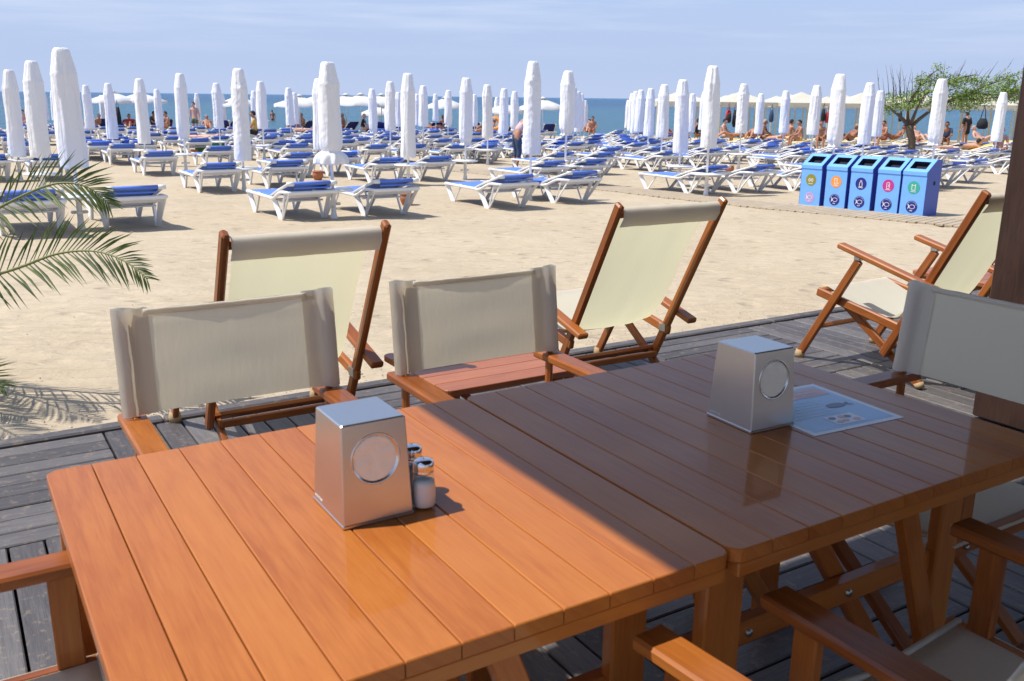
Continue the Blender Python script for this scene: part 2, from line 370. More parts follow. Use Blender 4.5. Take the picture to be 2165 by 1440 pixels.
        uvs = [[(L[k] + ou, i * .02), (L[k] + ou, (i + 1) * .02), (L[k + 1] + ou, (i + 1) * .02), (L[k + 1] + ou, i * .02)] for k in range(n - 1) for i in range(seg)]
        uvs += [[(0, 0)] * seg, [(0, 0)] * seg]
        s.add(vs, fs, uvs, mi, sm, rn)
    def sheet(s, g, th=.002, mi=0, sm=True, rn=None):
        if th == 0:
            R, K = len(g), len(g[0]); s.add([p for r in g for p in r], [[i * K + j, (i + 1) * K + j, (i + 1) * K + j + 1, i * K + j + 1] for i in range(R - 1) for j in range(K - 1)], None, mi, sm, rn); return
        R, K = len(g), len(g[0]); g = [[Vector(p) for p in r] for r in g]; top = []; bot = []
        for i in range(R):
            for j in range(K):
                a = g[min(i + 1, R - 1)][j] - g[max(i - 1, 0)][j]; b_ = g[i][min(j + 1, K - 1)] - g[i][max(j - 1, 0)]
                n = a.cross(b_); n = n.normalized() if n.length > 1e-9 else Vector((0, 0, 1))
                top.append(g[i][j] + n * th / 2); bot.append(g[i][j] - n * th / 2)
        o = R * K; fs = []
        for i in range(R - 1):
            for j in range(K - 1):
                q = [i * K + j, (i + 1) * K + j, (i + 1) * K + j + 1, i * K + j + 1]
                fs.append(q); fs.append([x + o for x in q[::-1]])
        rim = [j for j in range(K)] + [i * K + K - 1 for i in range(1, R)] + [(R - 1) * K + j for j in range(K - 2, -1, -1)] + [i * K for i in range(R - 2, 0, -1)]
        for a, b_ in zip(rim, rim[1:] + rim[:1]): fs.append([a, b_, b_ + o, a + o])
        s.add(top + bot, fs, None, mi, sm, rn)
    def poly(s, pts, th, n=(0, 0, 1), mi=0, rn=None):      # flat outline with a thickness along n
        n = Vector(n) * th; pts = [Vector(p) for p in pts]; k = len(pts)
        fs = [list(range(k))[::-1], list(range(k, 2 * k))] + [[i, (i + 1) % k, k + (i + 1) % k, k + i] for i in range(k)]
        s.add(pts + [p + n for p in pts], fs, None, mi, False, rn)
    def build(s, name, mats, parent=None):
        me = bpy.data.meshes.new(name); me.from_pydata(s.v, [], s.f)
        for m_ in (mats if isinstance(mats, (list, tuple)) else [mats]): me.materials.append(M[m_] if isinstance(m_, str) else m_)
        me.polygons.foreach_set('material_index', s.mi); me.polygons.foreach_set('use_smooth', s.sm)
        ul = me.uv_layers.new(name='UVMap'); flat = [c for f in s.uv for p in f for c in p]
        ul.data.foreach_set('uv', flat)
        at = me.attributes.new('rnd', 'FLOAT', 'FACE'); at.data.foreach_set('value', s.rn)
        me.update()
        o = bpy.data.objects.new(name, me); C.objects.link(o)
        if parent is not None: o.parent = parent
        return o
def tag(o, label=None, cat=None, group=None, kind=None):
    if label: o['label'] = label
    if cat: o['category'] = cat
    if group: o['group'] = group
    if kind: o['kind'] = kind
    return o
def thing(name, label, cat, loc=(0, 0, 0), rz=0, group=None):
    o = bpy.data.objects.new(name, None); C.objects.link(o); o.location = loc; o.rotation_euler = (0, 0, rz); o.empty_display_size = .1
    return tag(o, label, cat, group)
def dup(root, loc, rz, label=None, group=None):
    r = root.copy(); C.objects.link(r); r.location = loc; r.rotation_euler = (0, 0, rz)
    if label: r['label'] = label
    if group: r['group'] = group
    for ch in list(root.children):
        c = ch.copy(); C.objects.link(c); c.parent = r
        for g in ch.children:
            d = g.copy(); C.objects.link(d); d.parent = c
    return r
def ordn(n): return f"{n}{'th' if 10 <= n % 100 <= 20 else {1: 'st', 2: 'nd', 3: 'rd'}.get(n % 10, 'th')}"
def nz(x, y, z=0): return noise.noise(Vector((x, y, z)))

# ------------------------------------------------------------------ ground: sand, sea, deck, walkway
def make_sand():
    b = MB(); vs = []; cols = [-9, -4, -2.2, -1.5] + [-1.1 + 2.2 * i / 300 for i in range(301)] + [1.5, 2.2, 4, 9]
    rows = [-14, -6, 0]; y = 2.2
    while y < 70: rows.append(y); y *= 1.0115
    rows += [80, 120, 400]; K = len(cols)
    for Y in rows:
        for a in cols:
            X = a * max(Y + 1.5, 6)
            z = zg(Y) + .018 * nz(X * .5, Y * .5) + .012 * nz(X * 1.7, Y * 1.7, 3)
            if 3 < Y < 20:
                fade = min(1, (20 - Y) / 8)
                z += fade * (.010 * nz(X * 3.1, Y * 5.2, 7) + .006 * nz(X * 7, Y * 9, 9))
                d = noise.voronoi(Vector((X * 2.1, Y * 2.9, 0)))[0][0]
                if nz(X * .8, Y * .8, 20) > -.1: z -= fade * .024 * exp(-(d / .22) ** 2)
            vs.append((X, Y, z))
    fs = [[i * K + j, i * K + j + 1, (i + 1) * K + j + 1, (i + 1) * K + j] for i in range(len(rows) - 1) for j in range(K - 1)]
    b.add(vs, fs, None, 0, True)
    tag(b.build('sand', 'sand'), kind='structure')
make_sand()
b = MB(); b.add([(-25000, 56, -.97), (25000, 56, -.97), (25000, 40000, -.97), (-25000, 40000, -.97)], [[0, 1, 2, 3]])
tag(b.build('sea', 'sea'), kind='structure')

def make_deck():
    b = MB(); T = .95; pitch = T / 9; w = pitch - .0075
    for i in range(-3, 9):
        for j in range(0, 8):
            u0 = .46 + T * (i - 1); v1 = 4.04 - T * j; v0 = v1 - T
            along_u = (i + j) % 2 == 0
            for k in range(9):
                z = -.014 + random.uniform(-.0015, .0015)
                if along_u:
                    v = v0 + pitch * (k + .5); p, q = UV(u0 + .004, v, z), UV(u0 + T - .004, v + random.uniform(-.001, .001), z + random.uniform(-.001, .001))
                else:
                    u = u0 + pitch * (k + .5); p, q = UV(u, v0 + .004, z), UV(u + random.uniform(-.001, .001), v1 - .004, z)
                b.bar(p, q, w, .028, (0, 0, 1), .004, 0)
    for k in range(-2, 6):        # the edging beam, in lengths
        b.bar(UV(k * 1.9 + .72, 4.085, -.05), UV(k * 1.9 + 1.9 + .712, 4.085, -.05), .075, .125, (0, 0, 1), .008, 0)
    lo, hi = UV(-3.4, -3.6, -.075), UV(9, 4.05, -.075)
    b.add([UV(-3.4, -3.6, -.055), UV(8.2, -3.6, -.055), UV(8.2, 4.04, -.055), UV(-3.4, 4.04, -.055)], [[0, 1, 2, 3]], mi=1)
    tag(b.build('deck', ['deck', 'gap']), kind='structure')
make_deck()

def make_walk():
    b = MB()
    near = [(-4.6, 28.5), (-1.96, 23.98), (-.07, 21.3), (1.72, 18.3), (2.85, 16.7), (4.0, 15.2), (5.15, 14.0), (6.27, 12.95), (8.2, 11.3), (10, 9.9)]
    pts = []
    for (x0, y0), (x1, y1) in zip(near, near[1:]):
        L = math.hypot(x1 - x0, y1 - y0); n = int(L / .125)
        for k in range(n): pts.append((x0 + (x1 - x0) * k / n, y0 + (y1 - y0) * k / n))
    for k in range(1, len(pts) - 1):
        dx, dy = pts[k + 1][0] - pts[k - 1][0], pts[k + 1][1] - pts[k - 1][1]; L = math.hypot(dx, dy); nx, ny = -dy / L, dx / L
        if nx < 0: nx, ny = -nx, -ny
        x, y = pts[k]; w = .92 + random.uniform(-.03, .03); e = random.uniform(-.03, .03)
        p = Vector((x + nx * e, y + ny * e, zg(y) + .004)); q = Vector((x + nx * w, y + ny * w, zg(y + ny * w) + .004))
        b.bar(p, q, .108, .03, (0, 0, 1), .004, 0)
    tag(b.build('walkway', 'walk'), kind='structure')
make_walk()

# ------------------------------------------------------------------ pergola over the terrace (its post stands at the right; the roof casts the shade)
def make_pergola():
    t_ = thing('pergola', 'dark brown timber pergola post at the right edge of the deck', 'pergola', UV(4.04, 2.15))
    t_.rotation_euler = (0, 0, A)
    b = MB(); b.bar((-.075, 0, .012), (-.075, 0, 2.6), .26, .126, (1, 0, 0), .006); b.bar((.056, 0, .012), (.056, 0, 2.6), .252, .126, (1, 0, 0), .006)
    b.bar((.19, .01, .012), (.19, .01, 2.6), .2, .11, (1, 0, 0), .006)
    b.build('post', 'post_wood', t_)
    b = MB()
    for uu in (-4.2, -2.0, -.2, 3.8):
        b.bar((uu + .06, .20, 2.72), (uu + .06, -6.8, 2.72), .09, .16)
    b.bar((-4.28, .22, 2.68), (4.0, .22, 2.68), .08, .24)
    b.build('beam', 'post_wood', t_)
    b = MB()
    for k in range(46):
        b.bar((-4.28, .26 - (k + .5) * .153, 2.825), (4.0, .26 - (k + .5) * .153, 2.825), .152, .03)
    b.build('roof', 'post_wood', t_)
    b = MB()
    for uu, vv in ((-4.14, -6.6), (-.14, -6.6), (3.86, -6.6)): b.bar((uu, vv, .012), (uu, vv, 2.6), .2, .2, (1, 0, 0), .006)
    b.build('rear_post', 'post_wood', t_)
make_pergola()

# ------------------------------------------------------------------ tables
def slab(b, pts, z0, z1, ch, ou, ov, mi=0, rn=None):
    k = len(pts); cx = sum(p[0] for p in pts) / k; cy = sum(p[1] for p in pts) / k
    def ins(d):
        out = []
        for (x, y) in pts:
            out.append((x + (d if x < cx else -d), y + (d if y < cy else -d)))
        return out
    rings = [(ins(ch), z0), (pts, z0 + ch), (pts, z1 - ch), (ins(ch), z1)]
    vs = [(x, y, z) for P_, z in rings for x, y in P_]; fs = []; uvs = []
    for r in range(3):
        for i in range(k):
            j = (i + 1) % k; f = [r * k + i, r * k + j, (r + 1) * k + j, (r + 1) * k + i]; fs.append(f)
            uvs.append([(vs[q][1] + ou, vs[q][0] + vs[q][2] + ov) for q in f])
    f = list(range(k))[::-1]; fs.append(f); uvs.append([(vs[q][1] + ou, vs[q][0] + ov) for q in f])
    f = list(range(3 * k, 4 * k)); fs.append(f); uvs.append([(vs[q][1] + ou, vs[q][0] + ov) for q in f])
    b.add(vs, fs, uvs, mi, False, rn)
def make_table(name, label, u0, u1, v0, v1, n=11):
    t_ = thing(name, label, 'table', UV((u0 + u1) / 2, (v0 + v1) / 2), A, 'slatted tables pushed end to end')
    w, l = u1 - u0, v1 - v0; b = MB(); pw = w / n; R = .022
    for k in range(n):
        x0, x1 = -w / 2 + k * pw + .0009, -w / 2 + (k + 1) * pw - .0009
        pts = []
        def corner(cx, cy, a0):
            for q in range(5):
                a = a0 + pi / 2 * q / 4; pts.append((cx + R * cos(a), cy + R * sin(a)))
        if k == 0: corner(x0 + R, -l / 2 + R, pi)
        else: pts.append((x0, -l / 2))
        if k == n - 1: corner(x1 - R, -l / 2 + R, 1.5 * pi)
        else: pts.append((x1, -l / 2))
        if k == n - 1: corner(x1 - R, l / 2 - R, 0)
        else: pts.append((x1, l / 2))
        if k == 0: corner(x0 + R, l / 2 - R, .5 * pi)
        else: pts.append((x0, l / 2))
        slab(b, pts, .716, .74, .0016, random.random() * 50, random.random() * 50)
    b.build('tabletop', 'table_wood', t_)
    b = MB()
    for sy in (-1, 1): b.bar((-w / 2 + .012, sy * (l / 2 - .0145), .7035), (w / 2 - .012, sy * (l / 2 - .0145), .7035), .025, .0245, ch=.002)
    for sx in (-1, 1): b.bar((sx * (w / 2 - .0145), -l / 2 + .03, .7035), (sx * (w / 2 - .0145), l / 2 - .03, .7035), .022, .0245, ch=.002)
    b.bar((-w / 2 + .04, 0, .70), (w / 2 - .04, 0, .70), .05, .025)
    b.build('rim', 'table_wood', t_)
    for sx in (-1, 1):
        for sy in (-1, 1):
            yy = sy * (l / 2 - (.075 if sx < 0 else .185)); b = MB(); b.bar((sx * (w / 2 - .05), yy, .002), (sx * (w / 2 - .05), yy, .69), .03, .085 if sx < 0 else .075, (1, 0, 0), .004); b.build('leg', 'table_wood', t_)
    for sy in (-1, 1):
        b = MB(); y = sy * (l / 2 - .20)
        b.bar((-w / 2 + .066, y, .42), (w / 2 - .066, y, .42), .03, .05); b.build('stretcher', 'table_wood', t_)
        b = MB(); b.bar((-w / 2 + .36, y - sy * .032, .69), (w / 2 - .05, y - sy * .032, .03), .042, .026, (0, 1, 0)); b.build('brace', 'table_wood', t_)
        b = MB(); b.bar((.04, sy * (l / 2 - .055), .69), (.30, sy * (l / 2 - .055), .012), .045, .026, (0, 1, 0)); b.build('folding_leg', 'table_wood', t_)
        for x in (-w * .22, w * .1): b = MB(); b.tube([(x, y - .02, .42), (x, y + .02, .42)], .008, 8); b.build('bolt', 'bracket', t_)
    return t_
make_table('slatted_table', 'sunlit orange-brown slatted wooden table with napkin holder and salt and pepper', .095, .9495, .89, 1.742)
make_table('slatted_table', 'shaded dark reddish slatted wooden table with the printed menu sheet on it', .9535, 1.847, .89, 1.744)

# ------------------------------------------------------------------ napkin dispensers, shakers, menu
def text_mesh(s, size, parent, name, mt, loc, rot, ext=.0003):
    cu = bpy.data.curves.new(name, 'FONT'); cu.body = s; cu.size = size; cu.extrude = ext; cu.resolution_u = 2
    o = bpy.data.objects.new('tmp', cu); C.objects.link(o)
    dg = bpy.context.evaluated_depsgraph_get(); me = bpy.data.meshes.new_from_object(o.evaluated_get(dg)); C.objects.unlink(o); bpy.data.objects.remove(o)
    me.name = name; me.materials.clear(); me.materials.append(M[mt])
    ob = bpy.data.objects.new(name, me); C.objects.link(ob); ob.parent = parent; ob.location = loc; ob.rotation_euler = rot; return ob
def make_dispenser(label, u, v, rz):
    t_ = thing('napkin_dispenser', label, 'napkin dispenser', UV(u, v, .7403), A + rz, 'napkin dispensers on the tables')
    bw, bd, tw, td, H = .0605, .0665, .0545, .0555, .168
    z0 = .006
    def P_(x, z, side=-1):     # point on the front face plane, x in -1..1
        f = (z - z0) / (H - z0); y = -(bd + (td - bd) * f); return Vector((x, y, z))
    b = MB()
    def wd(z): return bw + (tw - bw) * (z - z0) / (H - z0)
    def dp(z): return bd + (td - bd) * (z - z0) / (H - z0)
    # shell: left, right, back, top with small chamfers
    e = .002
    def ring(z, k=0):
        a, d = wd(z) - k, dp(z) - k; return [(-a, -d + e, z), (-a + e, -d, z), (a - e, -d, z), (a, -d + e, z), (a, d - e, z), (a - e, d, z), (-a + e, d, z), (-a, d - e, z)]
    r0, r1, r2 = ring(z0), ring(H - e), ring(H, e)
    vs = r0 + r1 + r2; fs = []
    for i in range(8):
        j = (i + 1) % 8
        if i != 1: fs.append([i, j, 8 + j, 8 + i])
        fs.append([8 + i, 8 + j, 16 + j, 16 + i])
    fs.append(list(range(16, 24))); fs.append(list(range(8))[::-1])
    b.add(vs, fs)
    # front face with the round window
    zc, R, n = .106, .0405, 48; a0, a1 = bw - e, tw - e; circ = []; rim = []
    for k in range(n):
        a = 2 * pi * k / n; circ.append(P_(R * cos(a), zc + R * sin(a) * .99))
        dx, dz = cos(a), sin(a); t1 = 9
        for _ in range(1):
            cand = []
            if dz > 1e-6: cand.append((H - e - zc) / dz)
            if dz < -1e-6: cand.append((z0 - zc) / dz)
            # side edges (tapered)
            kx = (tw - bw) / (H - z0); s_ = 1 if dx > 0 else -1
            # s*dx*t = wd(zc+dz t)-e
            den = s_ * dx - kx * dz
            if den > 1e-6: cand.append((wd(zc) - e) / den)
            t1 = min(c for c in cand if c > 0)
        rim.append(P_(dx * t1, zc + dz * t1))
    # put corner vertices in by snapping the nearest rim points
    for cx_, cz_ in ((a0, z0), (-a0, z0), (tw - e, H - e), (-(tw - e), H - e)):
        c_ = P_(cx_, cz_); i_ = min(range(n), key=lambda q: (rim[q] - c_).length); rim[i_] = c_
    vs = circ + rim; fs = [[i, n + i, n + (i + 1) % n, (i + 1) % n] for i in range(n)]
    b.add(vs, [f[::-1] for f in fs])
    b.build('casing', 'alu', t_)
    b = MB(); b.bar((0, -bd - .001, .0033), (0, bd + .001, .0033), bw * 2 + .002, .0062, ch=.0012); b.build('base_plate', 'alu', t_)
    b = MB(); tilt = math.atan((bd - td) / (H - z0)); Rm = Matrix.Translation(P_(0, zc)) @ Matrix.Rotation(pi / 2 - tilt, 4, 'X')
    prof = [(R - .0055, -.004), (R - .0050, -.0025), (R - .003, -.0010), (R - .001, .0004), (R + .0008, .0009), (R + .0018, .0004), (R + .0022, -.0006)]
    vs = []; 
    for r, z in prof:
        for k in range(48): vs.append(Rm @ Vector((r * cos(2 * pi * k / 48), r * sin(2 * pi * k / 48), z)))
    b.add(vs, [[k * 48 + i, k * 48 + (i + 1) % 48, (k + 1) * 48 + (i + 1) % 48, (k + 1) * 48 + i] for k in range(len(prof) - 1) for i in range(48)], None, 0, True)
    b.build('window_ring', 'alu_smooth', t_)
    b = MB(); g = []
    for i in range(19):
        row = []
        for j in range(19):
            x, y = (i / 9 - 1), (j / 9 - 1); rr = max(abs(x), abs(y)); l_ = math.hypot(x, y) or 1
            x, y = x / l_ * rr, y / l_ * rr
            z = -.0022 + .0016 * nz(x * 2.2 + u * 9, y * 2.2) + .0018 * (1 if (y > .45 + .25 * x * (1 if u < 1 else -1.6)) else 0)
            row.append(Rm @ Vector((x * (R - .002), y * (R - .002), z)))
        g.append(row)
    b.sheet(g, .0008); b.build('napkin', 'napkin', t_)
    side_tilt = math.atan((bw - tw) / (H - z0))
    text_mesh('MARATHON', .0058, t_, 'lettering', 'white', (-(bw - .0002 + .0002) , bd - .008, .0115), (pi / 2 , 0, -pi / 2))
    return t_
make_dispenser('silver napkin dispenser standing in the sun on the orange-brown table', .531, 1.320, 0)
make_dispenser('silver napkin dispenser standing in shade beside the printed menu sheet', 1.408, 1.305, radians(-2))
def make_shaker(label, u, v, fill):
    t_ = thing('table_shaker', label, 'shaker', UV(u, v, .7403), random.random(), 'salt and pepper shakers')
    b = MB(); b.lathe([(.014, 0), (.0185, .002), (.0195, .008), (.0190, .030), (.0175, .044), (.0150, .052), (.0145, .058)], 28, capt=False); b.build('glass_body', 'glass', t_)
    b = MB(); b.lathe([(.0140, .0026), (.0182, .006), (.0184, .020), (.0181, .034), (.0172, .041), (.008, .0435)], 24); b.build('contents', fill, t_)
    b = MB(); b.lathe([(.0155, .0535), (.0165, .054), (.0168, .0565), (.0160, .058), (.0166, .060), (.0166, .068), (.0150, .0715), (.009, .0738), (.001, .0745)], 28)
    b.build('cap', 'chrome', t_)
    b = MB()
    for k in range(9):
        a = k * 2.4; r = .0035 * sqrt(k); b.lathe([(.0011, .0742 - r * .12), (.0011, .0749 - r * .16)], 8, (r * cos(a), r * sin(a), 0))
    b.build('cap_holes', 'black', t_); t_.scale = (1.04, 1.04, 1.16)
    return t_
make_shaker('glass salt shaker half full of white salt beside the sunlit napkin dispenser', .618, 1.268, 'salt')
make_shaker('shaker mostly hidden behind the salt shaker on the sunlit table', .628, 1.333, 'salt')
make_shaker('shaker mostly hidden behind the shaded napkin dispenser by the menu sheet', 1.499, 1.345, 'salt')

def make_menu():
    Wm, Hm = .262, .264
    t_ = thing('menu_sheet', 'printed menu sheet with blue ground, red band and fish drawing, white border', 'menu', UV(1.590, 1.289, .7404), A + radians(-4))
    mats = ['paper_w', 'paper_b', 'paper_r', 'paper_d']
    if 'paper_w' not in M:
        for k, c in (('paper_w', (.88, .90, .95)), ('paper_b', (.36, .60, .86)), ('paper_r', (.78, .40, .34)), ('paper_d', (.04, .06, .16)), ('paper_t', (.60, .78, .92))):
            M[k] = plain('printed_' + k, c, .32, var=.12, scale=30)
    def rect(b, x0, y0, x1, y1, z, mi, nx=2):
        b.add([(x0, y0, z), (x1, y0, z), (x1, y1, z), (x0, y1, z)], [[0, 1, 2, 3]], mi=mi)
    b = MB(); b.bar((-Wm / 2, 0, .0003), (Wm / 2, 0, .0003), Hm, .0006, ch=.0001)
    b.build('sheet', 'paper_w', t_)
    b = MB(); x, y = Wm / 2 - .014, Hm / 2 - .014
    rect(b, -x, -y, x, y, .0010, 0); b.build('blue_ground', 'paper_b', t_)
    b = MB(); rect(b, -x + .006, y - .062, x - .01, y - .010, .0014, 0); b.build('red_band', 'paper_r', t_)
    b = MB()
    xx = -x + .012
    while xx < x - .02:          # dotted heading
        rect(b, xx, y - .024, xx + .004, y - .0185, .0018, 0); xx += .0095
    for r in range(6):           # rows of fine print on the blue ground
        yy = y - .085 - r * .016; xx = -x + .02
        while xx < x - .10 + (r % 2) * .01:
            l = random.uniform(.006, .016); rect(b, xx, yy, xx + l, yy + .0035, .0015, 1); xx += l + .004
    for k in range(3): rect(b, x - .10 + 0 * k, y - .04 - k * .007, x - .03, y - .038 - k * .007, .0018, 0)
    b.build('print', ['paper_t', 'paper_t'], t_)
    b = MB(); fx, fy = .055, -.010; pts = []
    for k in range(20):
        a = 2 * pi * k / 20; pts.append((fx + .027 * cos(a), fy + .013 * sin(a), .0015))
    b.poly(pts, .0003, mi=0); b.poly([(fx + .024, fy, .0015), (fx + .043, fy - .013, .0015), (fx + .038, fy, .0015), (fx + .043, fy + .011, .0015)], .0003)
    b.build('fish_drawing', 'paper_d', t_)
    b = MB(); rect(b, -.035, -y + .010, .045, -y + .058, .0015, 0)
    b.build('picture_panel', 'paper_w', t_)
    b = MB()
    for (cx_, cy_, mi) in ((-.02, -y + .046, 0), (.0, -y + .026, 1), (.022, -y + .043, 0), (-.018, -y + .024, 1), (.03, -y + .024, 1), (.008, -y + .047, 1)):
        b.poly([(cx_ + .009 * cos(2 * pi * k / 10), cy_ + .007 * sin(2 * pi * k / 10), .0019) for k in range(10)], .0003, mi=mi)
    b.build('pictograms', ['paper_d', 'paper_r'], t_)
make_menu()

# ------------------------------------------------------------------ director chairs
def chair_fabric(b, W_, z0, z1, y0, lean, seed=0):
    g = []; n, mrow = 44, 16
    for i in range(mrow + 1):
        t = i / mrow; z = z0 + (z1 - z0) * t; row = []
        for j in range(n + 1):
            s = j / n * 2 - 1; x = s * W_ / 2
            edge = max(0, abs(s) - .93) / .07
            sag = -.012 * (1 - s * s) * (0.4 + .6 * t)
            y = y0 - lean * t + sag + .0022 * nz(x * 6 + seed, z * 10, seed) + .0006 * sin(x * 4 + z * 60 + seed) * (1 - abs(s)) 
            zz = z
            if i == mrow: zz += .004 * max(0, abs(s) - .80) / .2 + .002 * nz(x * 20, seed) - .004 * (1 - s * s)
            if i == mrow - 1 and abs(s) < .9: y += .002
            row.append((x, y, zz))
        g.append(row)
    b.sheet(g, 0)
def make_chair(label, loc, rz, group, seed=0):
    t_ = thing('director_chair', label, 'chair', loc, rz, group)
    X = .242; ZA = .625
    b = MB(); chair_fabric(b, .545, .655, .905, 0, .028, seed)
    b.build('back_canvas', 'canvas', t_)
    b = MB()
    for sx in (-1, 1):           # doubled sleeves round the two back posts
        for side in (0, 1):
            g = []
            for i in range(13):
                t = i / 12; z = .654 + (.252) * t; row = []
                for j in range(11):
                    a = j / 10
                    x = sx * (.2715 - a * .082); q_ = (abs(x) - .2510) / .0210; bulge = .0125 * sqrt(max(0, 1 - q_ * q_)) if abs(q_) < 1 else 0
                    y = -.028 * t + (bulge + .0022) * (1 if side else -1) - .012 * (1 - (x / .27) ** 2) * (0.4 + .6 * t) * (1 if a > .5 else 0.5)
                    zz = z + (.005 * (1 - a) if i == 12 else 0) + .003 * nz(a * 5, seed + sx, z * 9) * (1 if i in (0, 12) else 0)
                    row.append((x, y + .0016 * nz(x * 40, z * 25, seed), zz))
                g.append(row)
            b.sheet(g, 0)
    # rolled top hem
    pts = []
    for j in range(31):
        s = j / 30 * 2 - 1; pts.append((s * .20, -.0275 - .012 * (1 - s * s) + .001 * nz(s * 7, seed), .897 - .004 * (1 - s * s) + .0015 * nz(s * 6, seed + 4)))
    b.tube(pts, [(.0035, .0075)] * 31, 8)
    b.build('back_hem', 'canvas_hem', t_)
    for sx in (-1, 1):
        b = MB(); b.bar((sx * X, -.002, .44), (sx * X, -.002, .655), .024, .020, (1, 0, 0), .006); b.bar((sx * (X + .003), -.002, .65), (sx * (X + .003), -.022, .885), .012, .009, (1, 0, 0), .003); b.build('back_post', 'chair_wood', t_)
        b = MB(); b.bar((sx * (X + .004), -.055, ZA + .011), (sx * (X + .004), .50, ZA + .011), .062, .024, (0, 0, 1), .005); b.build('armrest', 'chair_wood', t_)
        b = MB(); b.bar((sx * X, .425, .45), (sx * X, .425, ZA - .002), .045, .022, (1, 0, 0), .003); b.build('arm_post', 'chair_wood', t_)
        b = MB(); b.bar((sx * X, -.04, .43), (sx * X, .49, .43), .024, .042, (0, 0, 1), .004); b.build('seat_rail', 'chair_wood', t_)
        b = MB(); b.bar((sx * .235, -.05, .022), (sx * .235, .48, .022), .03, .035, (0, 0, 1), .004); b.build('foot_rail', 'chair_wood', t_)
    for y in (.03, .40):
        for sx in (-1, 1):
            b = MB(); b.bar((sx * .232, y + sx * .013, .405), (-sx * .225, y + sx * .013, .045), .022, .04, (0, 1, 0), .003); b.build('leg', 'chair_wood', t_)
    b = MB(); g = []
    for i in range(15):
        y = -.03 + .50 * i / 14; row = []
        for j in range(17):
            s = j / 16 * 2 - 1; row.append((s * .262, y, .456 - .030 * (1 - s * s) - (.012 * max(0, abs(s) - .9) * 10) + .002 * nz(s * 4, y * 9, seed)))
        g.append(row)
    b.sheet(g, .002); b.build('seat_canvas', 'canvas', t_)
    b = MB(); b.tube([(-.245, .47, .452), (0, .47, .424), (.245, .47, .452)], .006, 8); b.build('seat_hem', 'canvas_hem', t_)
    for sx in (-1, 1): b = MB(); b.tube([(sx * (X + .012), .415, .43), (sx * (X + .018), .415, .43)], .006, 8); b.build('bolt', 'bracket', t_)
    b = MB(); b.tube([(.0, .40 + .013 + .012, .225), (.0, .40 + .03, .225)], .007, 8); b.build('bolt', 'bracket', t_)
    return t_
GC = 'folding director chairs round the tables'
make_chair('sunlit director chair with cream canvas back, across the orange-brown table', UV(.572, 2.235), A + pi, GC, 1)
make_chair('sunlit director chair with cream canvas back, across the shaded table', UV(1.280, 2.235), A + pi, GC, 5)
make_chair('director chair with grey-looking canvas back in shade, at the right table end', UV(2.285, 1.315), A + pi / 2, GC, 9)
make_chair('director chair on the near side of the shaded table, cream seat showing', UV(1.295, .395), A, GC, 13)
make_chair('director chair on the near side, only its half-lit right armrest in view', UV(.60, .39), A + radians(5), GC, 17)
make_chair('director chair at the left end of the sunlit table, armrest and seat corner', UV(-.335, 1.325), A - pi / 2, GC, 21)

